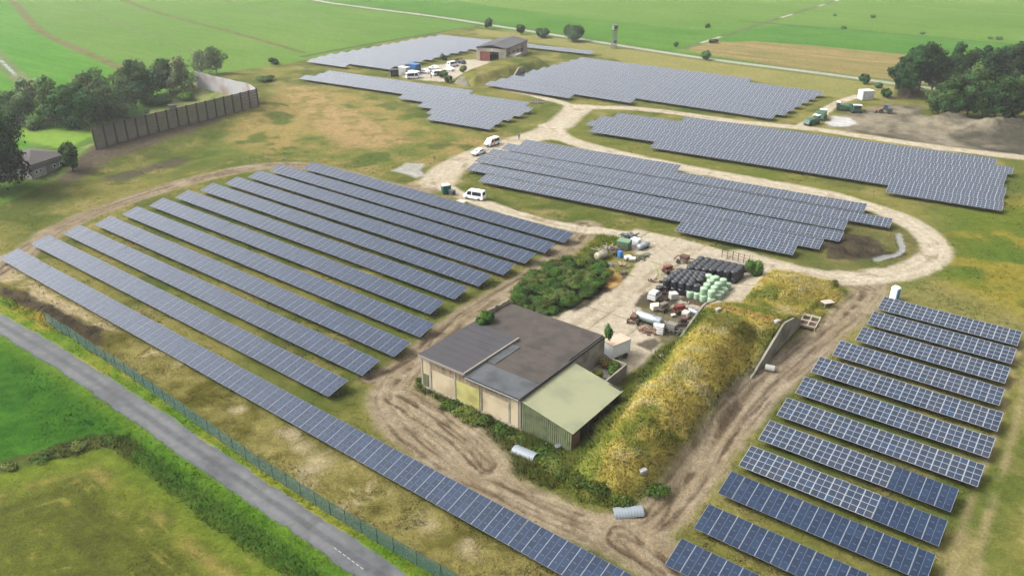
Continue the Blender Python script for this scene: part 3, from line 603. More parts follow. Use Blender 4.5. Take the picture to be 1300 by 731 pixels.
# block above the loop, on the right
gD = 'solar tables between the loop and the upper gravel road'; azD = math.radians(-32)
DROWS = [(-19.9, 2.6, 191.6), (-79.8, 3.5, 197.3), (-101.2, 4, 203.4), (-105.2, 2.9, 209.6), (-105, 3.2, 215.6), (-102.3, 3.8, 221.8), (-83, 0, 228.1)]
for i, (a, b, v) in enumerate(DROWS):
    solar_row('pale solar row between the loop and the upper gravel road, %s from the loop' % ORD[i], gD, azD, a, b, v, detail=False, step=4)
gB = 'solar tables of the heath block left of the hangar yard'; azB = math.radians(-32.2)
BROWS = [(-150.3, -127.2, 189.7), (-154.8, -127.5, 195.6), (-162.9, -127.8, 201.5), (-176, -127.6, 207.5), (-228, -129, 213.4), (-226, -134, 219.0), (-227, -159, 224.4)]
for i, (a, b, v) in enumerate(BROWS):
    solar_row('grey solar row below the hangar yard beside the heath, %s from its near corner' % ORD[i], gB, azB, a, b, v, detail=False, step=4)
gC = 'solar tables of the wide far block'; azC = math.radians(-37.2)
CROWS = [(-183.9, -148, 225.9), (-184, -127.5, 232.3), (-184, -83, 239.4), (-184.2, -81, 245.8)]+[(-184.4, -81, 245.8+6.9*k) for k in range(1, 6)]+[(-184.5, -109.6, 287.0)]
for i, (a, b, v) in enumerate(CROWS):
    solar_row('pale solar row of the wide block behind the gravel road, %s from that road' % ORD[i], gC, azC, a, b, v, detail=False, step=4)
gA = 'solar tables of the farthest block behind the hangar'; azA = math.radians(-34)
APOLY = [UofPX(p, 1.1, azA) for p in [(388, 78), (437.7, 84.8), (444, 81.3), (494, 88.7), (501.5, 85.4), (517, 82.3), (527.7, 79.2), (541.5, 76.2), (553.8, 73.8), (573.8, 67.7), (597, 63.5), (640, 58), (677, 61.5), (751, 70), (755, 66.2), (698, 58.3), (604, 46), (603, 43.8), (584, 41.6), (533, 49), (480, 59), (441, 66), (411, 71)]]
k = 0
for i in range(14):
    v = 232.2+6.25*i; hits = []
    for (a1, b1), (a2, b2) in zip(APOLY, APOLY[1:]+APOLY[:1]):
        vv = v+1.7
        if (b1 > vv) != (b2 > vv): hits.append(a1+(a2-a1)*(vv-b1)/(b2-b1))
    hits.sort()
    if len(hits) >= 2 and hits[-1]-hits[0] > 5:
        solar_row('far pale solar row behind the hangar, %s counted from the vehicle yard' % ORD[k], gA, azA, hits[0], hits[-1], v, detail=False, step=6); k += 1

# ------------------------------------------------------------------ MAIN BARN
def barn():
    t = thing('farm_building', 'large flat-roofed barn with beige panel walls and dark roofs', 'barn', UVW(-66.6, 66.8), AZ)
    # local x along the front (0..17), y back (0..19.6)
    beige = M('beige_render', (206, 190, 156), .85, 0, .7, .12, .74, (164, 146, 112)); olive = M('olive_panel', (198, 192, 116), .8, 0, .8, .12, .7, (150, 140, 70)); wood = M('weathered_slats', (176, 156, 126), .9, 0, 3., .3, .7, (120, 102, 82)); conc = M('old_concrete', (186, 178, 160), .9, 0, 1., .2, .6, (120, 112, 98))
    W, D, H = 17., 19.6, 4.75
    def wall(x0, x1, z0, z1, mat, nm='wall_panel', y=0, th=.2): return MB().box(((x0+x1)/2, y+th/2, (z0+z1)/2), (x1-x0, th, z1-z0)).build(nm, mat, t)
    cuts = [0, 1.7, 6.05, 10.55, 15.1, W]; mats = [beige, beige, olive, beige, beige]
    for i in range(5):
        z1 = H-.2 if i in (0, 4) else 3.35
        p = wall(cuts[i]+.12, cuts[i+1]-.12, .25, z1, mats[i])
        if i == 2: p['label'] = 'yellow-green wall panel'
    for c in cuts: MB().box((min(max(c, .13), W-.13), .08, (H-.05)/2), (.26, .3, H-.05)).build('concrete_post', conc, t)
    for i in (1, 2, 3):
        mb = MB(); x = cuts[i]+.14
        while x < cuts[i+1]-.2:
            mb.box((x+.1, .02+.03*(random.random()), 3.35+.62), (.19, .1, 1.2+random.uniform(-.05, .03))); x += .235
        mb.build('slat_cladding', wood, t)
    d = MB().box((.85, -.02, 1.25), (.85, .1, 1.9)).build('side_door', M('green_paint', (110, 124, 72), .7, 0, 2, .25, .55, (70, 80, 50)), t)
    MB().box((1.18, -.09, 1.2), (.05, .05, .22)).build('handle', STEEL, d)
    MB().box((W/2, .02, .12), (W+.3, .5, .3)).build('plinth', conc, t)
    for x in (0.1, W-.1): MB().box((x, D/2+.1, H/2), (.2, D-.5, H)).build('side_wall', conc, t)
    MB().box((W/2, D, H/2), (W, .2, H)).build('rear_wall', conc, t)
    bit = M('brown_roof_felt', (98, 86, 75), .95, 0, .9, .5, .38, (54, 48, 44), .3); grey = M('grey_roof_sheet', (80, 77, 82), .9, 0, .8, .12, .42, (70, 66, 68)); lead = M('patched_roof_sheet', (98, 104, 108), .6, .1, .9, .4, .5, (56, 56, 58))
    MB().box((8.2, 15.3, H+.02), (17.0, 8.7, .3)).build('roof', bit, t)['label'] = 'brown moss-stained felt roof'
    MB().box((12.4, 7.4, H-.01), (9.2, 7.1, .3)).build('roof', bit, t)['label'] = 'brown moss-stained felt roof'
    MB().box((12.35, 1.75, H-.03), (9.3, 4.2, .3)).build('roof', lead, t)['label'] = 'grey patched sheet roof along the front edge'
    MB().box((8.75, 7.0, H+.20), (1.5, 5.6, .06), tilt=(0, 0)).build('roof_patch', lead, t)
    mb = MB(); mb.box((3.9, 5.55, H+.22), (8.1, 11.7, .35))
    mb.build('roof', grey, t)['label'] = 'newer dark grey roof section at the left'
    e = MB(); e.box((7.98, 5.55, H+.27), (.2, 11.75, .42)); e.box((3.9, -.33, H+.2), (8.2, .12, .34)); e.build('roof_edging', M('pale_flashing', (176, 168, 156), .6, .2, 2, .15, .6), t)
    e = MB(); e.box((12.5, -.38, H), (9.2, .1, .3)); e.box((17.04, 9.6, H+.05), (.12, 19.6, .36)); e.build('roof_edging', M('dark_flashing', (78, 74, 72), .7, .1, 2, .2, .5), t)
    sm_ = MB()
    for i in range(8): sm_.box((3.9, .5+i*1.42, H+.405), (7.9, .05, .03))
    sm_.build('roof_seam', M('seam_dark', (66, 64, 68), .9, 0, 2, .15, .5), t)
    gt_ = MB(); gt_.tube((8.2, -.47, H-.12), (16.9, -.47, H-.12), .08, n=8); gt_.build('gutter', STEEL, t)
    for x in (10.4, 16.7): MB().tube((x, -.2, .1), (x, -.2, H-.15), .05, n=6).build('downpipe', STEEL, t)
    par = MB(); yy = 11.6
    while yy < 19.5:
        par.box((-.15+random.uniform(-.05, .1), yy+.3, H+.45+random.uniform(-.1, .15)), (.3, .62, .7+random.uniform(-.2, .25)), rz=random.uniform(-.1, .1), ch=.04); yy += .58
    par.build('parapet', conc, t)
    # lean-to annex at the right rear, roofless and overgrown
    a = MB(); a.box((19.0, 13.2, 1.0), (4., .2, 2.0)); a.box((20.95, 16.2, 1.0), (.2, 6., 2.0)); a.box((19., 19.2, 1.0), (4., .2, 2.0)); a.box((19., 16.2, .9), (3.8, 5.8, .2)); a.build('annex_wall', conc, t)
    return t
barn()
def rib_sheet(L, Wd, n, amp, z=.0, top=True, th=.03):          # ribbed sheet, ribs along y ; x length L, y Wd
    V = []; F = []; xs = []
    for i in range(n):
        p = L/n; xs += [(i*p, 0), (i*p+.35*p, 0), (i*p+.5*p, amp), (i*p+.85*p, amp)]
    xs.append((L, 0)); m = len(xs)
    for y in (0, Wd):
        for x, h in xs: V.append((x, y, z+h))
    for y in (0, Wd):
        for x, h in xs: V.append((x, y, z+h-th))
    for i in range(m-1): F += [(i, i+1, m+i+1, m+i), (2*m+i+1, 2*m+i, 3*m+i, 3*m+i+1), (i+1, i, 2*m+i, 2*m+i+1), (m+i, m+i+1, 3*m+i+1, 3*m+i)]
    F += [(0, m, 3*m, 2*m), (m-1, 2*m-1+0, 4*m-1, 3*m-1)][:1]
    return V, F
def shed():
    t = thing('metal_shed', 'pale green corrugated lean-to shed, open on its right side', 'shed', UVW(-49.45, 66.75), AZ)
    gw = M('green_cladding', (150, 162, 120), .6, .1, 2., .16, .6, (108, 116, 84)); gr = M('pale_green_roof', (180, 182, 140), .6, .05, .6, .07, .52, (148, 156, 120))
    Lx, Dy = 7.45, 11.5; z0, z1 = 4.45, 3.0
    # front wall: ribs vertical, top follows the slope
    n = 24; V = []; F = []; xs = []
    for i in range(n):
        p = Lx/n; xs += [(i*p, 0), (i*p+.3*p, 0), (i*p+.45*p, -.09), (i*p+.85*p, -.09)]
    xs.append((Lx, 0)); m = len(xs)
    for zf in (0, 1):
        for x, yy in xs: V.append((x, yy, .12 if zf == 0 else z0+(z1-z0)*x/Lx-.05))
    for zf in (0, 1):
        for x, yy in xs: V.append((x, yy+.03, .12 if zf == 0 else z0+(z1-z0)*x/Lx-.05))
    for i in range(m-1): F += [(i, i+1, m+i+1, m+i), (2*m+i+1, 2*m+i, 3*m+i, 3*m+i+1), (m+i, m+i+1, 3*m+i+1, 3*m+i)]
    MB().add(V, F).build('wall_cladding', gw, t)
    sl = math.atan2(z0-z1, Lx); rl = math.hypot(Lx, z0-z1)+.25
    V, F = rib_sheet(Dy+.3, rl, 30, .025); c, s = math.cos(sl), math.sin(sl)
    # sheet x -> shed y ; sheet y -> down the slope
    V2 = [(y*c+ (h)*s-.02, x-.15, z0-y*s+h*c+.02) for x, y, h in V]
    MB().add(V2, [tuple(reversed(f)) for f in F]).build('roof', gr, t)
    tim = M('brown_timber', (112, 84, 58), .9, 0, 2, .3, .55)
    for y in (.15, 3.9, 7.6, 11.2):
        MB().box((Lx-.12, y, 1.45), (.16, .16, 2.9)).build('post', tim, t)
    r = MB()
    for y in (.15, 3.9, 7.6, 11.2): r.box((Lx/2, y, (z0+z1)/2-.16), (Lx, .1, .16), tilt=(0, sl))
    r.build('rafter', tim, t)
    MB().box((Lx/2, Dy-.1, 1.9), (Lx, .12, 3.0)).build('rear_wall', M('dark_boards', (70, 62, 52), .9, 0, 2, .25, .5), t)
    mb = MB()
    for k in range(6): mb.box((Lx-.05, 1.0, .35+k*.36), (.06, 1.6, .33), rz=random.uniform(-.02, .02))
    mb.build('board_wall', M('raw_wood_board', (170, 128, 86), .85, 0, 2.5, .25, .55), t)
    # things stored inside
    x, y, _ = UVW(-44.2, 71.5); o = MB()
    o.lathe([(.3, -.6), (.72, -.6), (.75, -.5), (.75, .5), (.72, .6), (.3, .6)], 18, (0, 0, .76), 'x'); q = o.build('straw_bale', M('straw', (186, 150, 96), .95, 0, 5, .3, .55, (140, 108, 66)), None, True, (x, y, 0), (0, 0, AZ+.3)); tag(q, 'round straw bale just inside the open side of the green shed', 'bale')
    x, y, _ = UVW(-43.6, 75.2); tt = thing('farm_cart', 'old flat cart parked in the dark under the green shed roof', 'cart', (x, y, 0), AZ+1.5)
    MB().box((0, 0, .8), (3.4, 1.6, .15)).build('bed', tim, tt)
    for sx in (-1.1, 1.1):
        for sy in (-.75, .75): MB().tube((sx, sy-.1, .4), (sx, sy+.1, .4), .4, n=14).build('wheel', M('rubber', (45, 45, 45), .9), tt)
shed()

# ------------------------------------------------------------------ concrete headwalls of the mound
def headwall(u, vs, prof, label, th, extra, nose=0):
    mb = MB(); V = []; n = len(vs)
    for v in vs:
        h = max(prof(v)+extra, .06)
        for du, z in ((0, -.3), (th, -.3), (th, h), (0, h)):
            x, y, _ = UVW(u+du, v); V.append((x, y, z))
    F = []
    for i in range(n-1):
        for k in range(4): F.append((i*4+k, i*4+(k+1) % 4, (i+1)*4+(k+1) % 4, (i+1)*4+k))
    F += [(3, 2, 1, 0), tuple((n-1)*4+k for k in range(4))]
    o = mb.add(V, F).build('retaining_wall', M('mossy_concrete', (168, 164, 144), .95, 0, .8, .35, .55, (96, 96, 72), .3)); tag(o, label, 'wall')
headwall(-31.55, np.linspace(95.4, 115.8, 26), lambda v: float(wallprof(v))+(.07*math.sin(v*5.1) if v < 106 else 0), 'weathered concrete retaining wall at the right end of the grassy mound', .32, .16)
headwall(-43.95, np.linspace(96.6, 114.4, 18), rim_prof, 'thin concrete wall edge between the grassy mound and the scrap yard', .3, .14)

# ------------------------------------------------------------------ foliage
def leaf_mesh(blobs, n, size, col, seed, var=.35, shell=.55, flat=1.0, droop=0):
    r = np.random.default_rng(seed); B = np.array([b[:3] for b in blobs]); Rr = np.array([b[3:6] for b in blobs]); wts = np.prod(Rr, 1)**(2/3); wts /= wts.sum()
    k = r.choice(len(blobs), n, p=wts); d = r.normal(size=(n, 3)); d /= np.linalg.norm(d, axis=1, keepdims=True)
    rad = (shell+(1-shell)*r.random(n)**.6)*(1+.22*r.normal(size=n)*(r.random(n) < .35))
    P = B[k]+d*Rr[k]*rad[:, None]; P[:, 2] = np.maximum(P[:, 2], .08)
    N = d/Rr[k]; N /= np.linalg.norm(N, axis=1, keepdims=True); N = N+.55*r.normal(size=(n, 3)); N[:, 2] += .25; N /= np.linalg.norm(N, axis=1, keepdims=True)
    A = np.cross(N, r.normal(size=(n, 3))); A /= np.linalg.norm(A, axis=1, keepdims=True); Bv = np.cross(N, A)
    s = size*(.55+.9*r.random(n))[:, None]; A = A*s; Bv = Bv*s*.75
    V = np.stack([P-A, P-Bv*.9+A*.2, P+A, P+Bv], 1).reshape(-1, 3); F = np.arange(4*n).reshape(n, 4)
    bt = 1+var*(r.random(len(blobs))-.5)*1.6; t = bt[k]*(1+var*(r.random(n)-.5)*1.2)
    C = np.asarray(col)[None, :]*t[:, None]; hue = (r.random(len(blobs))[k]-.5)*var; C = C*np.stack([1+hue, np.ones(n), 1-hue*.6], 1)
    NN = d*.5+N*.75; NN[:, 2] += .1; NN /= np.linalg.norm(NN, axis=1, keepdims=True)
    global LASTN; LASTN = np.repeat(NN, 4, 0)
    return V, F, np.repeat(np.clip(C, .003, .4), 4, 0)
def trunk_mesh(h, r0, r, col_mat, limbs=5, spread=.3, top=.75):
    mb = MB(); p = Vector((0, 0, -.2)); pts = [p]; d = Vector((r.uniform(-.06, .06), r.uniform(-.06, .06), 1))
    for i in range(4): p = p+d*(h*top/4); d = d+Vector((r.uniform(-.1, .1), r.uniform(-.1, .1), 0)); pts.append(p)
    for i in range(4): mb.tube(pts[i], pts[i+1], r0*(1-.2*i), r0*(1-.2*(i+1)), 7)
    for i in range(limbs):
        a = pts[1+i % 3]*.6+pts[2+i % 3]*.4; an = i*2.4+r.uniform(-.4, .4); L = h*spread*r.uniform(.7, 1.2)
        b = a+Vector((math.cos(an)*L, math.sin(an)*L, L*r.uniform(.5, 1.1))); mb.tube(a, b, r0*.42, r0*.1, 5)
    return mb
BARK = M('bark', (96, 84, 70), .95, 0, 3, .3, .5); BIRCH = M('birch_bark', (206, 200, 188), .8, 0, 2, .3, .62, (90, 84, 78))
def tree(name, label, px, h, wd, col, seed, group=None, birch=False, dens=1.0, leaf=.3, base=.08, nb=19, cat='tree', xy=None, sparse=.55):
    r = random.Random(seed)
    if xy is None: x, y = G2(px)
    else: x, y = xy
    z = gz(x, y)
    if z > .3: 
        x, y, _ = G(px[0], px[1], z); z = gz(x, y)
    t = thing(name, label, cat, (x, y, z), r.uniform(0, 6), group)
    blobs = []
    for i in range(nb):
        f = base+.12+(1-base-.18)*(i+.5)/nb; env = math.sin(math.pi*min(1, max(.12, (f-base*.6)/(1.04-base*.6))))**.6
        an = i*2.4+r.uniform(-.5, .5); q = wd*.5*env*r.uniform(.15, .92); s = wd*.5*r.uniform(.2, .46)*(.75+.35*env)
        blobs.append((math.cos(an)*q, math.sin(an)*q, h*f, s, s, s*r.uniform(.7, 1.0)))
    blobs.append((wd*r.uniform(-.1, .1), wd*r.uniform(-.1, .1), h*.93, wd*.13, wd*.13, h*.085)); blobs.append((0, 0, h*(base+.42), wd*.26, wd*.26, h*.27))
    n = int(190*dens*wd*h*.22/(leaf/.3)**1.5)
    V, F, C = leaf_mesh(blobs, n, leaf, col, seed, .42, sparse)
    me = nmesh('crown', V, F, (LEAF,), True); vcol(me, C); set_normals(me, LASTN); link('crown', me, t)
    trunk_mesh(h, .012*h+.09, r, None, 6, .24).build('trunk', BIRCH if birch else BARK, t)
    return t
def shrub(name, label, px, h, wd, col, seed, group=None, dens=1., leaf=.16, xy=None, cat='shrub', zoff=None):
    r = random.Random(seed); x, y = G2(px) if xy is None else xy; z = gz(x, y) if zoff is None else zoff
    blobs = []
    for i in range(7):
        an = i*2.4; q = wd*.3*r.uniform(.2, 1.); s = wd*.5*r.uniform(.4, .62); blobs.append((math.cos(an)*q, math.sin(an)*q, h*r.uniform(.35, .7), s, s, h*r.uniform(.28, .4)))
    V, F, C = leaf_mesh(blobs, int(330*dens*wd*h/(leaf/.16)**1.6), leaf, col, seed, .4, .45)
    t = thing(name, label, cat, (x, y, z), 0, group); me = nmesh('foliage', V, F, (LEAF,), True); vcol(me, C); set_normals(me, LASTN); link('foliage', me, t)
    mb = MB()
    for i in range(5): an = i*1.26; mb.tube((0, 0, -.1), (math.cos(an)*wd*.25, math.sin(an)*wd*.25, h*.6), .04, .015, 5)
    mb.build('stem', BARK, t); return t
gn = lambda r, g, b, k=.41: lin(r, g, b)*k
DARK, MID, PALE, OLIVE = gn(76, 104, 62), gn(106, 132, 78), gn(138, 158, 108), gn(124, 136, 76)
gt = 'trees behind the blast wall'
LT = [('leafy_tree', 'huge dark leafy tree cut by the left edge, in front of the little house', (-8, 243), 19, 20, DARK*.5, 0, 1.4),
 ('leafy_tree', 'dark leafy tree at the left edge standing behind the house', (-6, 205), 12, 9, DARK*.8, 0, 1.),
 ('leafy_tree', 'small dense green tree standing alone beside the white house', (92, 214), 7.2, 5.2, gn(66, 98, 44), 0, 1.2),
 ('leafy_tree', 'pale green tree farthest left of the row behind the lawn', (22, 158), 9, 8, MID, 0, .9),
 ('birch_tree', 'tall pale birch with leaning white trunks at the left of the row', (44, 155), 12, 7, PALE*.8, 1, .6),
 ('birch_tree', 'slender birch with white trunk in front of the pale yard wall', (70, 160), 13.5, 6.2, MID, 1, .6),
 ('leafy_tree', 'broad dark bushy tree on the lawn, rounder than its neighbours', (95, 163), 11.5, 10.5, gn(56, 96, 44), 0, 1.2),
 ('leafy_tree', 'tall grey-green tree rising behind the round dark tree', (120, 150), 12.5, 9, gn(92, 116, 70), 0, 1.0),
 ('leafy_tree', 'grey-green bushy tree just right of the round dark tree', (138, 157), 9.5, 9, gn(84, 110, 62), 0, 1.0),
 ('leafy_tree', 'thin feathery tree at the end of the brown field ditch', (158, 124), 9, 6, MID, 0, .7),
 ('leafy_tree', 'darkest tall tree in the middle of the row behind the blast wall', (179, 132), 13, 9.5, DARK, 0, 1.2),
 ('leafy_tree', 'low broad tree filling the gap below the darkest tree', (165, 140), 6, 8, gn(82, 112, 60), 0, 1.),
 ('leafy_tree', 'medium tree between the darkest tree and the birch by the bank', (200, 122), 9, 6.5, gn(88, 112, 62), 0, .8),
 ('leafy_tree', 'full green tree standing left of the birch by the inner bank', (216, 119), 10.5, 8, gn(78, 108, 56), 0, 1.),
 ('birch_tree', 'loose pale birch with white trunk next to the inner bank', (231, 117), 11.5, 7.5, PALE*.85, 1, .6),
 ('birch_tree', 'sparse feathery birch showing over the pale sheet wall, left one', (258, 96), 8.5, 7, PALE*.75, 1, .5),
 ('birch_tree', 'sparse feathery birch showing over the pale sheet wall, right one', (275, 94), 9.5, 6.5, gn(96, 122, 76), 1, .5)]
for i, (n_, lab, px, h, wd, c, b, dn) in enumerate(LT): tree(n_, lab, px, h*(1.08 if i > 2 else 1), wd*(1.36 if i > 2 else 1), c, 100+i, gt, bool(b), dn, .26 if h < 13 else .32)
for i, (px, h, wd, lab) in enumerate([((208, 133), 3.2, 5.5, 'dark round bush at the foot of the inner bank'), ((192, 134), 3, 6, 'bush below the darkest tree, left of the hut'), ((150, 146), 3, 7, 'bushy undergrowth right of the lawn'), ((170, 150), 2.4, 8, 'low green bush between the lawn and the blast wall'), ((44, 164), 3.2, 5, 'bush standing before the pale yard wall'), ((237, 128), 2.2, 5, 'bright green bush on the inner bank beside the hut'), ((130, 160), 2, 4, 'low bush beside the blue sign'), ((58, 146), 2.6, 5, 'bush between the two pale birches')]):
    shrub('bush', lab, px, h*1.15, wd*1.3, gn(88, 120, 60) if i != 5 else gn(100, 140, 50), 200+i, 'bushes around the lawn', .9, .22)
gr_ = 'trees of the dark grove at the right edge'
RT = [(1140, 122, 13, 9), (1152, 124, 16.5, 9), (1166, 118, 16, 9.5), (1182, 118, 15, 10), (1206, 116, 16.5, 10), (1228, 114, 14, 9), (1245, 117, 15.5, 10), (1262, 114, 14.5, 9), (1280, 118, 17, 11), (1298, 119, 14.5, 10), (1316, 122, 15, 11)]
for i, (px, py, h, wd) in enumerate(RT): tree('leafy_tree', 'dark tree in the back rank of the grove at right, %s from its left end' % ORD[i], (px, py), h, wd, [gn(50, 84, 46), gn(60, 92, 46), gn(52, 80, 42)][i % 3], 300+i, gr_, False, 1.1, .34, .12)
RT2 = [(1190, 146, 10, 9), (1206, 149, 12.5, 9.5), (1227, 150, 16, 12), (1246, 151, 12, 9), (1262, 152, 13, 10), (1281, 150, 12, 10), (1300, 152, 13.5, 11), (1318, 154, 13, 10)]
for i, (px, py, h, wd) in enumerate(RT2): tree('leafy_tree', 'lighter tree in the front rank of the grove above the earth heaps, %s from left' % ORD[i], (px, py), h, wd, [gn(76, 106, 56), gn(64, 98, 50), gn(84, 112, 60)][i % 3], 330+i, gr_, False, 1.1, .3, .06)
for i, (px, h, wd, lab, c) in enumerate([((728, 53), 7.2, 11.5, 'big dark round bush beside the far road', DARK*.9), ((688, 48), 4.5, 8, 'flat dark bush left of the big round one on the far road', DARK), ((661, 44), 5, 5, 'small upright bush by the far road, behind the hangar', DARK), ((620.5, 37), 5.5, 4.2, 'upright far bush at the corner of the farthest panels', DARK), ((896, 76), 4.2, 5, 'pale green bush beside the far road right of the tower', gn(90, 128, 66)), ((1097, 107), 3.6, 4.4, 'dark bush at the far road behind the white tank', gn(64, 94, 50)), ((562, 99), 2.6, 4.6, 'green bush among the cars of the hangar yard', gn(84, 112, 56)), ((569, 105), 2.6, 3.6, 'bush at the tip of the hangar mound', gn(78, 102, 52)), ((588, 92), 2.6, 3, 'young pale bush at the edge of the hangar yard', gn(104, 132, 66)), ((563, 77), 2.6, 3, 'bush at the edge of the farthest panels', gn(72, 96, 52)), ((348, 82), 2.6, 5, 'dark bush at the end of the far field, beside the sheet wall', gn(70, 98, 52)), ((338, 103), 1.8, 8, 'low long bush on the pale ground behind the sheet wall', gn(96, 118, 60)), ((1115, 112), 2.2, 3, 'small bush left of the grove', gn(78, 108, 56)), ((1124, 124), 3, 4, 'bush at the left foot of the grove', gn(60, 92, 48)), ((858, 60), 2.2, 2.8, 'small dark bush at the corner of the brown field', DARK), ((905, 55), 2, 5, 'low dark bush on the field ditch', gn(78, 92, 58)), ((898, 36), 2.4, 3, 'tiny bush standing in the far green field', DARK)]):
    shrub('bush', lab, px, h, wd, c, 400+i, 'scattered bushes', .8, .28)
for i, px in enumerate([(1060, 21), (1070, 37), (1108, 23), (1171, 44), (1257, 50), (1268, 51)]):
    shrub('bush', 'hedge bush on the far field line at right, %s from left' % ORD[i], px, 1.1+.3*(i % 3), 2.2+.5*(i*7 % 4), gn(88, 122, 72), 450+i, 'bushes along the far field lines', .5, .4)
# the thicket behind the barn
rr = random.Random(5); pts = []; poly = [(652, 392), (660, 366), (690, 340), (730, 333), (762, 333), (772, 350), (766, 362), (722, 394), (684, 400)]
P_ = PX(poly); tries = 0
while len(pts) < 52 and tries < 9000:
    tries += 1; x = rr.uniform(min(p[0] for p in P_), max(p[0] for p in P_)); y = rr.uniform(min(p[1] for p in P_), max(p[1] for p in P_))
    if inside(np.array([x]), np.array([y]), P_)[0] and all((x-a)**2+(y-b)**2 > 1.75**2 for a, b in pts): pts.append((x, y))
pts.sort(key=lambda p: (round((-p[0]*SA+p[1]*CA)/3.2), p[0]*CA+p[1]*SA)); rk = {}
for i, (x, y) in enumerate(pts):
    k = round((-x*SA+y*CA)/3.2); rk.setdefault(k, []).append((x, y))
for a, k in enumerate(sorted(rk)):
    for b, (x, y) in enumerate(rk[k]):
        i = a*9+b; c = [gn(76, 102, 46), gn(90, 114, 50), gn(100, 114, 60), gn(78, 110, 42)][(a*3+b*5) % 4]
        shrub('bramble_bush', 'bramble bush in the dark thicket behind the barn, %s line back, %s from left' % (ORD[a], ORD[b]), None, rr.uniform(.9, 2.1), rr.uniform(2.4, 3.8), c, 500+i, 'brambles of the thicket behind the barn', 1., .1, (x, y))
shrub('bush', 'dark green bush on the barn roof beside the broken parapet, larger one', None, 1.8, 2.6, gn(74, 110, 44), 601, 'plants growing on the barn roof', 1., .11, UVW(-65.3, 79.6)[:2], 'shrub', 4.8)
shrub('bush', 'small bush on the barn roof beside the broken parapet, near the grey section', None, 1.3, 1.8, gn(84, 118, 50), 602, 'plants growing on the barn roof', 1., .11, UVW(-65.8, 77.6+.9)[:2], 'shrub', 4.8)
shrub('bush', 'small green sapling at the rear corner of the barn roof', None, 2.2, 1.5, gn(90, 124, 54), 603, None, 1., .11, UVW(-49.3, 86.9)[:2], 'shrub', 4.2)
for i, (u, v, h) in enumerate([(-47.6, 81.6, 1.4), (-46.6, 83.8, 1.2), (-48.4, 84.6, 1.5), (-47.2, 85.6, 1.)]):
    shrub('bush', 'weed bush growing in the roofless annex behind the green shed, %s from the shed' % ORD[i], None, h, 1.9, [gn(120, 122, 52), gn(84, 112, 46), gn(150, 130, 70), gn(96, 116, 50)][i], 610+i, 'weeds in the roofless annex', 1., .11, UVW(u, v)[:2], 'shrub', 1.0)
shrub('bush', 'light green bush between the bales and the far mound', (957, 353), 3.2, 3.8, gn(104, 132, 58), 620, None, 1., .14)
for i, (px, h, wd) in enumerate([((535, 487), 0.9, 2), ((573, 518), 1.2, 3), ((590, 525), 1.3, 3.2), ((612, 536), 1.2, 3), ((636, 548), 1.1, 3), ((600, 533), .9, 3), ((660, 560), .9, 2.8), ((685, 580), 1., 3.4), ((712, 600), 1.2, 3.4), ((735, 618), 1.2, 3.2), ((757, 628), 1.1, 3), ((700, 590), 1.0, 3), ((790, 640), 1., 3), ((832, 628), 1.1, 3)]):
    shrub('bush', 'low dark scrub bush along the barn front and mound foot, %s from left' % ORD[i], px, h*.62, wd*1.15, [gn(84, 100, 40), gn(72, 94, 34), gn(102, 114, 50)][i % 3], 640+i, 'scrub along the barn and mound foot', 1., .12)
for i, (px, h, wd) in enumerate([((12, 594), .5, 2.4), ((55, 581), .55, 2.8), ((100, 569), .6, 2.8), ((140, 560), .5, 2.4)]):
    shrub('bush', 'reedy bush in the ditch by the mown meadow, %s from left' % ORD[i], px, h, wd, [gn(112, 122, 62), gn(86, 110, 48)][i % 2], 670+i, 'reedy bushes along the meadow ditch', .8, .11)

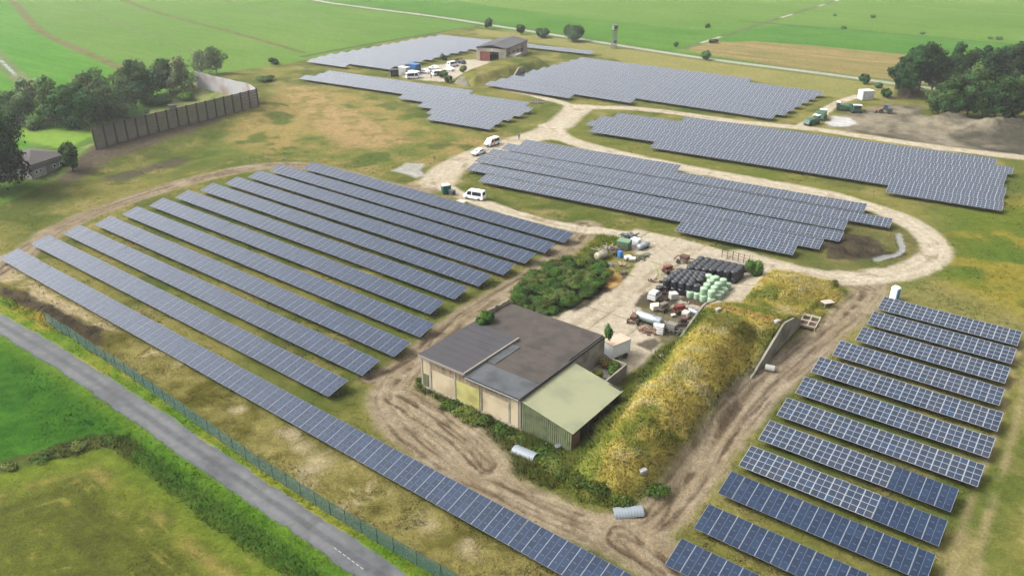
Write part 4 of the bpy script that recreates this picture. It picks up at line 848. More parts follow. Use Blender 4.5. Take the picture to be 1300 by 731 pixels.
# ------------------------------------------------------------------ grass tufts over the whole near ground
def grass():
    r = np.random.default_rng(3); n = 300000
    th = np.radians(r.uniform(-36, 36, n)); R = 55*(230/55)**r.random(n)**.9
    x, y = R*np.sin(th), R*np.cos(th); C, cls, tall, wet = paint(x, y)
    keep = (tall > 0) & (r.random(n) < np.where(tall > .4, 1, np.where(cls == 1, .6, .45)))
    u = x*CA+y*SA; v = -x*SA+y*CA
    keep &= ~((u > -67) & (u < -41.6) & (v > 66.5) & (v < 86.8))
    # the mound gets extra
    m = 90000; P = np.array(MOUNDPOLY); x2 = r.uniform(P[:, 0].min(), P[:, 0].max(), m); y2 = r.uniform(P[:, 1].min(), P[:, 1].max(), m); C2, cl2, t2, _ = paint(x2, y2); k2 = (cl2 == 6)
    x = np.concatenate([x[keep], x2[k2]]); y = np.concatenate([y[keep], y2[k2]]); C = np.concatenate([C[keep], C2[k2]]); tall = np.concatenate([tall[keep], t2[k2]])
    z = height(x, y); n = len(x); B = 4
    x = np.repeat(x, B)+r.normal(0, .16, n*B); y = np.repeat(y, B)+r.normal(0, .16, n*B); z = np.repeat(z, B)-.03; h = np.repeat(tall, B)*r.uniform(.5, 1.25, n*B)
    a = r.uniform(0, 6.283, n*B); wd = .035+.05*np.repeat(tall, B); lean = r.normal(0, .75, (n*B, 2))*h[:, None]; fl = (np.cos(a)*lean[:, 1]-np.sin(a)*lean[:, 0]) > 0; a = np.where(fl, a, a+math.pi)
    V = np.stack([np.stack([x-np.cos(a)*wd, y-np.sin(a)*wd, z], 1), np.stack([x+np.cos(a)*wd, y+np.sin(a)*wd, z], 1), np.stack([x+lean[:, 0], y+lean[:, 1], z+h], 1)], 1).reshape(-1, 3)
    Cc = np.repeat(C, B, 0)*r.uniform(.86, 1.3, (n*B, 1)); Cc = Cc*np.stack([1+.16*r.normal(size=n*B), np.ones(n*B), 1+.1*r.normal(size=n*B)], 1)
    me = nmesh('meadow_grass', V, np.arange(3*n*B).reshape(-1, 3), (GRASS,), True); gx = (height(x+.3, y)-height(x-.3, y))/.6; gy = (height(x, y+.3)-height(x, y-.3))/.6; N = np.stack([-gx+r.normal(0, .3, n*B), -gy+r.normal(0, .3, n*B), np.ones(n*B)], 1); N /= np.linalg.norm(N, axis=1, keepdims=True); set_normals(me, np.repeat(N, 3, 0)); vcol(me, np.repeat(np.clip(Cc, .003, .6), 3, 0)); tag(link('meadow_grass', me), kind='stuff')
grass()

# ------------------------------------------------------------------ BALES
BLACKF = M('black_film', (44, 46, 52), .3, 0, 3, .2, .7); MINT = M('mint_film', (180, 212, 176), .42, 0, 2.5, .07, .58)
def bale_mesh(sq, mat, r=.64):
    h = 1.2; mb = MB(); mb.lathe([(r*.25, 0), (r*.86, .0), (r*.97, .07), (r, .2), (r*1.01, .6), (r, 1.0), (r*.97, 1.12), (r*.84, 1.19), (r*.3, 1.21)], 18, sq=sq); return mb.mesh('bale', mat, True)
BB, BG = bale_mesh(0, BLACKF), bale_mesh(.35, MINT, .6)
def bale(me, p, lab, grp):
    o = link('silage_bale', me, None, p, (0, 0, random.uniform(0, 3))); tag(o, lab, 'bale', grp)
def crop(x, y): return (820+x/8.12, 310+y/8.12)
gbb, gbg = 'black wrapped silage bales', 'mint green wrapped silage bales'
LETB = {}
def grid(c00, c10, c01, c11, nx, ny, z, text, me, grp, skip=()):
    for j in range(ny):
        for i in range(nx):
            if (i, j) in skip: continue
            fx, fy = i/max(nx-1, 1), j/max(ny-1, 1)
            a = np.array(G(*c00, z+1.2)); b = np.array(G(*c10, z+1.2)); c = np.array(G(*c01, z+1.2)); d = np.array(G(*c11, z+1.2))
            p = (a*(1-fx)+b*fx)*(1-fy)+(c*(1-fx)+d*fx)*fy + np.array([random.uniform(-.07, .07), random.uniform(-.07, .07), 0]); p[2] = z
            bale(me, tuple(p), text % (ORD[j], ORD[i]), grp)
ff = (crop(220, 357), crop(525, 415), crop(355, 255), crop(588, 290))
grid(*ff, 5, 5, 1.2, 'black bale on top of the front stack, %s rank back, %s from left', BB, gbb, {(4, 1)} )
fl = [tuple(np.array(p)+np.array([0, 0])) for p in ff]
def lower(c, nx, ny, text, me, grp, only):
    for j in range(ny):
        for i in range(nx):
            if not only(i, j): continue
            fx, fy = i/(nx-1), j/(ny-1); a, b, cc, d = [np.array(G(*q, 2.4)) for q in c]
            p = (a*(1-fx)+b*fx)*(1-fy)+(cc*(1-fx)+d*fx)*fy; p[2] = 0; bale(me, tuple(p), text % (ORD[j], ORD[i]), grp)
lower(ff, 5, 5, 'black bale under the front stack, %s rank back, %s from left', BB, gbb, lambda i, j: j == 0 or i == 0)
x, y, _ = G(*crop(145, 432), 1.2); bale(BB, (x, y, 0), 'single black bale on the ground at the left tip of the stack', gbb)
bk = (crop(462, 228), crop(915, 275), crop(570, 132), crop(985, 212))
grid(*bk, 7, 5, 1.2, 'black bale on top of the rear stack, %s rank back, %s from left', BB, gbb)
lower(bk, 7, 5, 'black bale under the rear stack, %s rank back, %s from left', BB, gbb, lambda i, j: j == 0 or i == 6)
x, y, _ = G(*crop(1018, 225), 1.2); bale(BB, (x, y, 0), 'single black bale on the ground at the right end of the rear stack', gbb)
for i, (cx, cy) in enumerate([(600, 445), (682, 473), (632, 405), (708, 432), (668, 365), (744, 393), (700, 335), (800, 356), (650, 312), (722, 330)]):
    x, y, _ = G(*crop(cx, cy), 2.4); bale(BG, (x, y, 1.2), 'mint green bale on the upper layer of its heap, %s counted from the near corner' % ORD[i], gbg)
for i, (cx, cy) in enumerate([(460, 482), (532, 497), (600, 522), (676, 545), (742, 512), (775, 486), (812, 452), (850, 402)]):
    x, y, _ = G(*crop(cx, cy), 1.2); bale(BG, (x, y, 0), 'mint green bale on the ground row of its heap, %s from the left end' % ORD[i], gbg)
for i, (cx, cy) in enumerate([(600, 445), (632, 405), (708, 432), (668, 365), (744, 393), (700, 335), (800, 356)]):
    if i in (0, 4, 6): 
        x, y, _ = G(*crop(cx, cy), 2.4); bale(BG, (x, y, 0), 'mint green bale carrying an upper bale inside its heap, %s from the near corner' % ['first', '', '', '', 'second', '', 'third'][i], gbg)

# ------------------------------------------------------------------ VEHICLES AND PEOPLE
RUB = M('rubber', (45, 45, 45), .9); GLS, _n, _b = newmat('car_glass'); _b.inputs['Base Color'].default_value = (.015, .018, .022, 1); _b.inputs['Roughness'].default_value = .08
WHITE = M('white_paint', (236, 238, 240), .35, 0, .8, .03, .85); RIM = M('wheel_rim', (160, 160, 160), .4, .6)
def vehicle(name, label, cat, px, rz, L=4.9, W=1.95, H=2.0, mat=None, kind='van', group=None, z=None):
    x, y = G2(px); t = thing(name, label, cat, (x, y, gz(x, y) if z is None else z), rz, group); mat = mat or WHITE; l = L/2
    if kind == 'van': prof = [(-l, .35), (-l, .9), (-l+.04, 1.2), (-l+.12, H-.12), (-l+.3, H), (l*.38, H), (l*.52, H-.08), (l*.80, 1.18), (l*.97, 1.02), (l, .75), (l, .35)]
    else: prof = [(-l, .35), (-l, .75), (-l+.1, .95), (-l+.25, 1.02), (-l*.5, H), (l*.12, H), (l*.42, .98), (l*.9, .82), (l, .65), (l, .35)]
    body = MB().prism(prof, -W/2, W/2, taper=lambda p: .16*max(0, (p[1]-1.0)/(H-1.0))).build('body', mat, t)
    g = MB(); zt, zb = H-.2, 1.12 if kind == 'van' else .98
    def side(x0, x1, x2, x3):
        for s in (-1, 1):
            yb = s*(W/2+.006-.16*max(0, (zb-1)/(H-1))); yt = s*(W/2+.006-.16*(zt-1)/(H-1)); q = [(x0, yb, zb), (x1, yb, zb), (x2, yt, zt), (x3, yt, zt)]
            mb = MB().quad(*(q if s < 0 else q[::-1])); mb.build('window', GLS, t)
    if kind == 'van':
        side(-l+.35, l*.08, l*.06, -l+.4); side(l*.14, l*.62, l*.5, l*.14)
        a, b = (l*.545, H-.17), (l*.775, 1.24); o = .012; yt, yb = W/2-.27, W/2-.16
        MB().quad((b[0]+o, -yb, b[1]+o), (b[0]+o, yb, b[1]+o), (a[0]+o, yt, a[1]+o), (a[0]+o, -yt, a[1]+o)).build('windscreen', GLS, t)
        MB().quad((-l+.03, .7, 1.2), (-l+.03, -.7, 1.2), (-l+.10, -.6, H-.3), (-l+.10, .6, H-.3)).build('rear_window', GLS, t)
    else:
        side(-l*.6, l*.3, l*.08, -l*.45)
        MB().quad((l*.41, -.65, 1.02), (l*.41, .65, 1.02), (l*.145, .55, H-.06), (l*.145, -.55, H-.06)).build('windscreen', GLS, t)
    for sx in (-.62, .62):
        for sy in (-1, 1):
            wy = sy*(W/2-.11); wh = MB().tube((sx*l, wy-.11, .34), (sx*l, wy+.11, .34), .34, n=14).build('wheel', RUB, t); MB().tube((sx*l, wy+sy*.1, .34), (sx*l, wy+sy*.125, .34), .2, n=10).build('rim', RIM, wh)
    MB().box((l+.02, 0, .5), (.12, W*.9, .22), ch=.04).build('bumper', M('grey_plastic', (70, 72, 74), .6), t)
    for s in (-1, 1): MB().box((l*.985, s*W*.37, .8), (.1, .28, .16)).build('headlight', RIM, t)
    return t
def face(a, b):                                     # heading of the line from one photograph spot to another
    p, q = G2(a), G2(b); return math.atan2(q[1]-p[1], q[0]-p[0])
vehicle('minibus', 'white minibus with dark side windows on the muddy track behind the left block', 'minibus', (602.5, 252.5), face((614, 254), (592, 250.5)), 4.9, 1.95, 2.15)
vehicle('white_van', 'white van parked on the gravel road near the two standing workers', 'van', (625, 184.5), face((633, 182), (618, 187)), 4.8, 1.95, 2.1)
vehicle('parked_car', 'small white car parked on the gravel road below the van', 'car', (607.5, 196), face((614, 193.5), (600, 198)), 4.3, 1.75, 1.45, None, 'car')
gv = 'vehicles in the hangar yard'
for px, r_, L, H, kd, lab in [((525, 100), .3, 5.6, 2.3, 'van', 'white van nearest the panels in the hangar yard'), ((539, 93), 2.6, 4.3, 1.5, 'car', 'pale car beside the blue container'), ((557, 96), .5, 5.2, 2., 'van', 'white van beside the green bush in the hangar yard'), ((570, 90), 2.4, 4.4, 1.5, 'car', 'white car in the middle of the hangar yard'), ((575, 84.5), .8, 5., 2.1, 'van', 'white van behind the other yard vans'), ((551, 88), 2.3, 4.4, 1.5, 'car', 'white car parked right of the pale car'), ((547, 91), 2.4, 4.2, 1.5, 'car', 'grey car parked tight beside the pale car')]:
    vehicle('white_van' if kd == 'van' else 'parked_car', lab, 'van' if kd == 'van' else 'car', px, r_, L, 1.9, H, M('silver_paint', (170, 174, 178), .4, .3, 1, .05, .7) if 'grey' in lab else None, kd, gv)
vehicle('parked_car', 'dark blue car alone in front of the hangar', 'car', (586, 81), 2.2, 4.3, 1.8, 1.5, M('blue_paint', (40, 52, 84), .4), 'car', gv)
def container(label, px, d, rgb, rz, z=0, cat='container', name='storage_container', lid=None):
    x, y = G2(px); t = thing(name, label, cat, (x, y, gz(x, y)), rz); m = M(name+str(rgb), rgb, .6, .1, 1.2, .12, .7, tuple(int(c*.75) for c in rgb))
    mb = MB().box((0, 0, d[2]/2+.1), d, ch=.05)
    n = max(4, int(d[0]/.4))
    for i in range(n):
        for s in (-1, 1): mb.box(((i+.5)*d[0]/n-d[0]/2, s*(d[1]/2+.02), d[2]/2+.1), (d[0]/n*.5, .05, d[2]*.88))
    mb.build('body', m, t); MB().box((d[0]/2+.03, 0, d[2]/2+.1), (.06, d[1]*.9, d[2]*.9)).build('door', M('door'+str(rgb), tuple(int(c*.85) for c in rgb), .6), t)
    MB().box((0, 0, d[2]+.14), (d[0]*1.01, d[1]*1.01, .08)).build('roof', M('lid'+str(lid or rgb), lid or rgb, .6, 0, 1, .1, .75), t); return t
container('black box container at the left end of the hangar yard', (501, 97), (3, 2.4, 2.4), (40, 42, 46), .2)
container('pale grey container in the hangar yard, left of the blue one', (513.5, 95), (4, 2.4, 2.8), (208, 208, 202), AZ)
container('bright blue container in the hangar yard', (526.5, 93), (4.2, 3, 3.4), (44, 110, 168), AZ)
container('white site container standing before the blue container', (526, 98.5), (4.6, 2.4, 2.2), (228, 230, 230), AZ)
container('white box tank on the grass behind the green machines', (1098, 126.5), (4.2, 3, 3.), (226, 228, 226), .2)
# rust-red stack in the hangar yard
x, y = G2((578, 80)); mb = MB(); rs = random.Random(4)
for i in range(16): mb.box((rs.uniform(-4.5, 4.5), rs.uniform(-.7, .7), .2+rs.uniform(0, 1.1)), (rs.uniform(2.5, 4.5), .3, .28), rz=rs.uniform(-.15, .15), mi=0)
tag(mb.build('timber_stack', M('rust_red', (128, 66, 48), .9, 0, 1, .3, .5), None, False, (x, y, 0), (0, 0, face((566, 84), (590, 77)))), 'rust red stack of beams at the edge of the hangar yard', 'stack')
SKIN = M('skin', (206, 164, 138), .6)
def person(label, px, rz, top, legs, z=None):
    x, y = G2(px); t = thing('person', label, 'person', (x, y, gz(x, y) if z is None else z), rz)
    J = {'pel': (0, 0, .95, .15), 'ches': (0, .02, 1.3, .17), 'nek': (0, .0, 1.5, .065), 'hd': (0, .02, 1.64, .105), 'cr': (0, .0, 1.73, .085)}
    for s, n in ((-1, 'l'), (1, 'r')): J.update({n+'h': (.1*s, 0, .9, .1), n+'k': (.12*s, .05*s, .5, .07), n+'a': (.13*s, .08*s-.02, .08, .05), n+'t': (.14*s, .2+.08*s, .05, .045), n+'s': (.2*s, 0, 1.42, .07), n+'e': (.27*s, -.03, 1.14, .05), n+'w': (.26*s, .12, .92, .04), n+'f': (.25*s, .18, .82, .04)})
    E_ = [('pel', 'ches'), ('ches', 'nek'), ('nek', 'hd'), ('hd', 'cr')]
    for n in 'lr': E_ += [('pel', n+'h'), (n+'h', n+'k'), (n+'k', n+'a'), (n+'a', n+'t'), ('ches', n+'s'), (n+'s', n+'e'), (n+'e', n+'w'), (n+'w', n+'f')]
    ks = list(J); me = bpy.data.meshes.new('body'); me.from_pydata([J[k][:3] for k in ks], [(ks.index(a), ks.index(b)) for a, b in E_], [])
    o = link('body', me, t); sk = o.modifiers.new('skin', 'SKIN'); lay = me.skin_vertices[0].data if me.skin_vertices else None
    if lay is None:
        bm_ = __import__('bmesh').new(); bm_.from_mesh(me); bm_.verts.layers.skin.verify(); bm_.to_mesh(me); bm_.free(); lay = me.skin_vertices[0].data
    for i, k in enumerate(ks): lay[i].radius = (J[k][3], J[k][3]); lay[i].use_root = (k == 'pel')
    o.modifiers.new('sub', 'SUBSURF').levels = 1; o.modifiers['sub'].render_levels = 1
    m, nt, b = newmat('clothes'); tc = node(nt, 'ShaderNodeTexCoord'); sp = node(nt, 'ShaderNodeSeparateXYZ'); nt.links.new(tc.outputs['Object'], sp.inputs[0])
    c1 = mixc(nt, mth(nt, 'GREATER_THAN', sp.outputs[2], .93), tuple(lin(*legs)*.7), tuple(lin(*top)*.7)); c2 = mixc(nt, mth(nt, 'GREATER_THAN', sp.outputs[2], 1.52), c1, tuple(lin(206, 164, 138)*.7)); c3 = mixc(nt, mth(nt, 'LESS_THAN', sp.outputs[2], .1), c2, (.02, .02, .02)); nt.links.new(c3, b.inputs['Base Color']); me.materials.append(m)
    hb = MB().lathe([(.05, -.03), (.112, -.01), (.105, .06), (.06, .11), (.0, .12)], 10, (0, -.01, 1.68)); hb.build('hair', M('dark_hair', (60, 46, 36), .8), t, True); return t
person('person in dark blue work clothes standing beside the white van', (619.6, 190.3), 1., (44, 52, 84), (52, 56, 74))
person('person in rust red jacket and dark trousers beside the white van', (627.4, 187.2), 2.4, (150, 66, 44), (60, 50, 46))
person('person in dark clothes standing alone on the gravel road', (658.9, 177.5), 3., (56, 58, 66), (46, 48, 54))
person('person in white shirt standing between two solar rows', (717.8, 239.5), 1.2, (226, 226, 226), (190, 190, 192))
person('person in orange vest between two solar rows, left of the white-shirted one', (689.6, 237), 1.2, (220, 150, 70), (90, 90, 100))
person('person in dark clothes walking in the hangar yard', (547.5, 100), .3, (70, 70, 84), (60, 60, 70))

# ------------------------------------------------------------------ TOILETS, BOXES AND OTHER SITE THINGS
def toilet(label, px, body, roof, stripe, rz, h=2.3, group=None):
    x, y = G2(px); t = thing('portable_toilet', label, 'portable toilet', (x, y, gz(x, y)), rz, group); w = 1.15
    bm_ = M('toilet'+str(body), body, .5, 0, 1, .05, .8)
    mb = MB().box((0, 0, h*.46), (w, w, h*.88), ch=.05)
    for s in (-.36, -.12, .12, .36):
        for a in (-1, 1): mb.box((s, a*(w/2+.01), h*.46), (.1, .04, h*.76)); mb.box((a*(w/2+.01), s, h*.46), (.04, .1, h*.76))
    mb.build('body', bm_, t); d = MB().box((0, -w/2-.045, h*.45), (.62, .05, h*.78)).build('door', M('tdoor'+str(stripe), stripe, .5, 0, 1, .05, .8), t); MB().box((.22, -w/2-.09, h*.45), (.06, .05, .14)).build('handle', STEEL, d)
    MB().lathe([(w*.52, 0), (w*.56, .04), (w*.5, .16), (w*.3, .26), (.0, .29)], 12, (0, 0, h*.9), sq=.28).build('roof', M('troof'+str(roof), roof, .5, 0, 1, .05, .85), t, True); MB().box((0, 0, .05), (w*1.04, w*1.04, .1)).build('base', M('grey_plastic', (70, 72, 74), .6), t)
toilet('white portable toilet with a blue door at the head of the right block', (1134.8, 380.5), (232, 236, 238), (238, 240, 240), (52, 130, 168), .5, 2.5)
toilet('dark green portable toilet with white roof, left one of the pair by the track', (564.3, 246), (24, 88, 80), (236, 238, 236), (30, 98, 88), AZ-.3, 2.2, 'green portable toilets')
toilet('dark green portable toilet with white roof, right one of the pair by the track', (568.6, 245.4), (24, 88, 80), (236, 238, 236), (30, 98, 88), AZ-.3, 2.2, 'green portable toilets')
x, y = G2((574, 247.5)); t = thing('waste_bin', 'dark grey waste bin beside the green portable toilets', 'bin', (x, y, 0), AZ); MB().prism([(-.55, .15), (.55, .15), (.68, 1.1), (-.68, 1.1)], -.5, .5).build('body', M('dark_plastic', (66, 76, 84), .6), t); MB().box((0, 0, 1.14), (1.45, 1.1, .08), ch=.03).build('lid', M('dark_plastic2', (80, 90, 98), .6), t)
x, y = G2((586, 257.5)); t = thing('water_trough', 'white oblong trough on the grass behind the rearmost left row', 'trough', (x, y, 0), AZ+.1); mb = MB(); mb.box((0, 0, .2), (2.1, .9, .12)); mb.box((0, .42, .35), (2.1, .07, .4)); mb.box((0, -.42, .35), (2.1, .07, .4)); mb.box((1.02, 0, .35), (.07, .8, .4)); mb.box((-1.02, 0, .35), (.07, .8, .4)); mb.build('basin', M('cream_plastic', (226, 216, 190), .6, 0, 2, .1, .75), t)
for s in (-.8, .8): MB().box((s, 0, .07), (.15, .8, .14)).build('foot', STEEL, t)
# curved corrugated sheets left on the grass
def curved(label, px, L, W, rz, pitch_=0.0, group='curved corrugated sheets lying on the grass'):
    x, y = G2(px); n = 10; m = int(L/.16); V = []; F = []
    for i in range(m+1):
        for j in range(n+1):
            a = math.pi*(.08+.84*j/n); r = W/2+(.025 if i % 2 else 0); V.append((i*L/m-L/2, -math.cos(a)*r, (math.sin(a)-.2)*r*.85))
    for i in range(m):
        for j in range(n): F.append((i*(n+1)+j, (i+1)*(n+1)+j, (i+1)*(n+1)+j+1, i*(n+1)+j+1))
    o = MB().add(V, F).build('corrugated_sheet', M('zinc_sheet', (158, 168, 176), .6, .1, 2, .12, .6, (150, 158, 164)), None, False, (x, y, .06), (0, pitch_, rz)); sm = o.modifiers.new('thick', 'SOLIDIFY'); sm.thickness = .02; tag(o, label, 'sheet', group)
curved('arched zinc sheet lying in the grass in front of the green shed', (666.5, 576.5), 3.1, 1.75, face((654, 570), (680, 581)))
curved('arched zinc sheet lying by the dirt track at the foot of the mound', (797, 651), 3.3, 1.7, face((780, 652), (813, 649)))
# box trailer behind the barn
x, y, _ = UVW(-49.4, 89.6); t = thing('box_trailer', 'white box trailer with rusty roof parked against the barn rear', 'trailer', (x, y, 0), AZ+math.radians(75))
MB().box((0, 0, 1.9), (3.6, 2.2, 2.0), ch=.03).build('body', M('white_cladding', (226, 230, 230), .5, 0, 1, .06, .8, (190, 190, 184)), t); MB().box((0, 0, 2.95), (3.7, 2.3, .1)).build('roof', M('rusty_roof', (206, 190, 166), .8, 0, 1.1, .15, .65, (168, 116, 78)), t)
for sx in (-1., 1.):
    for sy in (-.95, .95): MB().tube((sx, sy-.12, .42), (sx, sy+.12, .42), .42, n=14).build('wheel', RUB, t)
MB().box((0, 0, .8), (3.4, 1.2, .16)).build('chassis', M('dark_steel', (60, 58, 56), .7, .3), t)
# ------------------------------------------------------------------ SCRAP: small builders
def cropA(x, y): return (720+x/8.12, 280+y/8.12)
def cropB(x, y): return (780+x/7.307, 370+y/7.307)
gs1, gs2 = 'scrap heap at the top of the yard', 'scrap along the mound side of the yard'
def at(p, z=0): x, y, _ = G(p[0], p[1], z); return (x, y, 0)
def tank(label, p, L, r, rgb, rz, grp, z=0.35, legs=True, metal=.4):
    t = thing('metal_tank', label, 'tank', at(p), rz, grp); m = M('tank'+str(rgb), rgb, .45, metal, 1.3, .12, .72, tuple(int(c*.72) for c in rgb))
    MB().lathe([(.0, -L/2), (r*.55, -L/2+.03), (r*.88, -L/2+.12), (r, -L/2+.28), (r, L/2-.28), (r*.88, L/2-.12), (r*.55, L/2-.03), (.0, L/2)], 20, (0, 0, r+z), 'x').build('shell', m, t, True)
    mb = MB()
    for s in (-.3, .3): mb.box((s*L, 0, z*.5+.08), (.14, r*1.5, z+.2))
    mb.build('saddle', M('dark_steel', (60, 58, 56), .7, .3), t); MB().tube((L*.15, 0, 2*r+z-.05), (L*.15, 0, 2*r+z+.12), .2, n=12).build('hatch', m, t); return t
def crate(label, p, d, rgb, rz, grp, cat='crate', name='plastic_crate'):
    t = thing(name, label, cat, at(p), rz, grp); m = M('crate'+str(rgb), rgb, .6, 0, 1.5, .12, .75, tuple(int(c*.75) for c in rgb)); MB().box((0, 0, d[2]/2+.12), d, ch=.06).build('body', m, t)
    mb = MB()
    for s in (-.4, 0, .4): mb.box((0, s*d[1], .06), (d[0], .1, .12))
    mb.build('pallet', M('pallet_wood', (150, 120, 84), .9, 0, 3, .25, .55), t)
    c = MB()
    for z in (.3, .6, .9): 
        for s in (-1, 1): c.box((0, s*(d[1]/2+.015), d[2]*z+.1), (d[0]+.06, .03, .03)); c.box((s*(d[0]/2+.015), 0, d[2]*z+.1), (.03, d[1]+.06, .03))
    c.build('cage', STEEL, t); return t
def barrel(label, p, rgb, grp, r=.32, h=.95):
    t = thing('barrel', label, 'barrel', at(p), 0, grp); MB().lathe([(r*.9, 0), (r, .03), (r, h*.32), (r*1.05, h*.34), (r, h*.37), (r, h*.65), (r*1.05, h*.67), (r, h*.7), (r, h-.03), (r*.92, h)], 16).build('drum', M('barrel'+str(rgb), rgb, .5, 0, 2, .12, .7), t, True); MB().tube((.12, 0, h-.01), (.12, 0, h+.04), .06, n=8).build('cap', STEEL, t)
def pile(name, label, p, n, L, W, H, rgb, seed, grp, cat='scrap', flat=.25, rz=0, thick=.12):
    r = random.Random(seed); mb = MB()
    for i in range(n):
        d = (r.uniform(.35, 1)*L*.55, r.uniform(thick*.6, thick*2.6), r.uniform(.04, thick)); q = (r.gauss(0, L*.2), r.gauss(0, W*.22), .06+H*r.random()**1.5*.9)
        if r.random() < .3: a = r.uniform(0, 6); b = d[0]/2; mb.tube((q[0]-math.cos(a)*b, q[1]-math.sin(a)*b, max(.05, q[2]-r.uniform(0, .4))), (q[0]+math.cos(a)*b, q[1]+math.sin(a)*b, q[2]+r.uniform(0, .5)), r.uniform(.03, .09), n=6)
        else: mb.box(q, d, rz=r.uniform(0, 6), tilt=(r.uniform(-flat, flat), r.uniform(-flat, flat)))
    x, y, _ = at(p); o = mb.build(name, M(name+str(rgb), rgb, .85, .1, .8, .5, .55, tuple(int(c*.55) for c in rgb)), None, False, (x, y, gz(x, y)), (0, 0, rz)); tag(o, label, cat, grp); return o
def implement(label, p, rz, rgb, grp, L=2.6, W=1.8, seed=1):        # old farm implement: frame, axle, wheels, tines
    r = random.Random(seed); t = thing('farm_implement', label, 'farm implement', at(p), rz, grp); m = M('implement'+str(rgb), rgb, .8, .2, 2, .35, .6, tuple(int(c*.55) for c in rgb))
    mb = MB(); mb.box((0, -W*.4, .7), (L, .12, .12)); mb.box((0, W*.4, .7), (L, .12, .12))
    for s in (-.5, -.15, .2, .5): mb.box((s*L, 0, .72), (.12, W*.9, .12))
    mb.tube((L*.5, 0, .7), (L*.5+1.1, 0, .45), .06, n=6); mb.build('frame', m, t)
    for s in (-1, 1): MB().tube((-.2*L, s*W*.52-.07, .42), (-.2*L, s*W*.52+.07, .42), .42, n=14).build('wheel', RUB, t)
    tn = MB()
    for i in range(9): x = -L*.5+i*L/8; tn.tube((x, r.uniform(-.5, .5)*W, .68), (x+.15, r.uniform(-.4, .4)*W, .1), .035, n=5)
    tn.build('tines', m, t); sd_ = MB(); sd_.prism([(-.6, .8), (.6, .8), (.8, 1.45), (-.8, 1.45)], -W*.3, W*.3); sd_.build('hopper', m, t); return t
# upper heap
tank('long silver tank at the right tip of the upper scrap heap', cropA(785, 288), 3.2, .55, (196, 204, 212), face(cropA(730, 300), cropA(840, 255)), gs1, .1)
tank('beige tank at the left tip of the upper scrap heap', cropA(350, 402), 2.6, .78, (176, 168, 144), face(cropA(300, 395), cropA(405, 360)), gs1, .1, metal=.1)
crate('white container cube in the upper scrap heap', cropA(705, 255), (1.7, 1.5, 1.3), (232, 234, 236), AZ, gs1, 'liquid container', 'liquid_container')
barrel('bright blue barrel in the middle of the upper scrap heap', cropA(545, 380), (44, 128, 196), gs1, .5, 1.3)
container('green metal box in the upper scrap heap', cropA(585, 285), (2.4, 2, 1.5), (98, 128, 98), AZ+.2)
crate('white sack crate beside the blue barrel', cropA(625, 400), (1.3, .9, .6), (214, 216, 214), .4, gs1); crate('pale crate at the near edge of the upper scrap heap', cropA(670, 415), (1.2, .9, .55), (222, 224, 224), -.2, gs1)
pile('pipe_stack', 'bundle of long pale pipes lying on the upper scrap heap', cropA(400, 318), 22, 5.5, .9, 1.0, (206, 196, 182), 5, gs1, 'pipes', .03, face(cropA(300, 310), cropA(510, 295)), .1)
pile('scrap_pile', 'rusty red metal bits beside the pipes of the upper heap', cropA(540, 305), 16, 2., 1.6, .8, (140, 78, 56), 6, gs1); pile('scrap_pile', 'dark sheets and car parts at the top of the upper heap', cropA(650, 180), 30, 5., 2.2, .9, (110, 116, 118), 7, gs1, rz=AZ+.5, thick=.3)
pile('scrap_pile', 'black tyres and dark parts left of the beige tank', cropA(255, 385), 14, 1.8, 1.4, .8, (44, 44, 46), 8, gs1); pile('scrap_pile', 'mossy boards along the near edge of the upper heap', cropA(770, 385), 16, 4., 1.2, .3, (118, 122, 92), 9, gs1, flat=.05, rz=face(cropA(700, 420), cropA(840, 350)), thick=.4)
pile('scrap_pile', 'mixed brown scrap in the middle of the upper heap', cropA(460, 345), 26, 3.2, 2., .9, (122, 104, 84), 10, gs1); pile('board_pile', 'pale boards in front of the upper heap, beside the sand', cropA(580, 465), 14, 4., 1.2, .3, (186, 168, 130), 11, gs1, 'boards', .05, AZ+.4, .25)
pile('scrap_pile', 'light blue and grey bits above the sand heap', cropA(455, 465), 12, 1.6, 1.2, .5, (150, 172, 186), 12, gs1); pile('scrap_pile', 'grey lump of sheet beside the sand heap', cropA(568, 550), 10, 1.6, 1.3, .5, (124, 116, 118), 13, gs1, thick=.35)
pile('scrap_pile', 'white car bonnet lying at the top of the upper heap', cropA(550, 195), 5, 1.8, 1.2, .5, (226, 226, 226), 14, gs1, thick=.5)
# middle: rusty implements left of the bales
implement('rusty red implement beside the left end of the black bales', cropA(1035, 540), .4, (146, 78, 56), gs2, 1.8, 1.4, 3)
implement('rusty implement with grey hood above the front stack of bales', crop(395, 190), AZ, (112, 76, 60), gs2, 3.4, 2.2, 4)
pile('scrap_pile', 'dark rusty parts on the ground left of the bales', crop(70, 385), 10, 2.2, 1.4, .6, (96, 70, 58), 15, gs2)
x, y, _ = at(cropA(940, 600)); t = thing('conveyor', 'yellow-green conveyor beam leaning beside the front black bales', 'conveyor', (x, y, 0), face(cropA(960, 630), cropA(870, 490)))
mb = MB(); 
for s in (-.2, .2): mb.tube((-1.9, s, .15), (2.6, s, 1.7), .05, n=6)
for i in range(9): mb.tube((-1.9+i*.55, -.2, .15+i*.19), (-1.9+i*.55, .2, .15+i*.19), .03, n=5)
mb.build('frame', M('yellow_green_paint', (168, 170, 72), .6, 0, 2, .2, .6), t); MB().tube((1., -.35, 0), (1.2, -.1, 1.15), .04, n=6).build('leg', M('dark_steel', (60, 58, 56), .7, .3), t); MB().box((-1.6, 0, .2), (.5, .6, .35)).build('motor_box', M('dark_steel', (60, 58, 56), .7, .3), t)
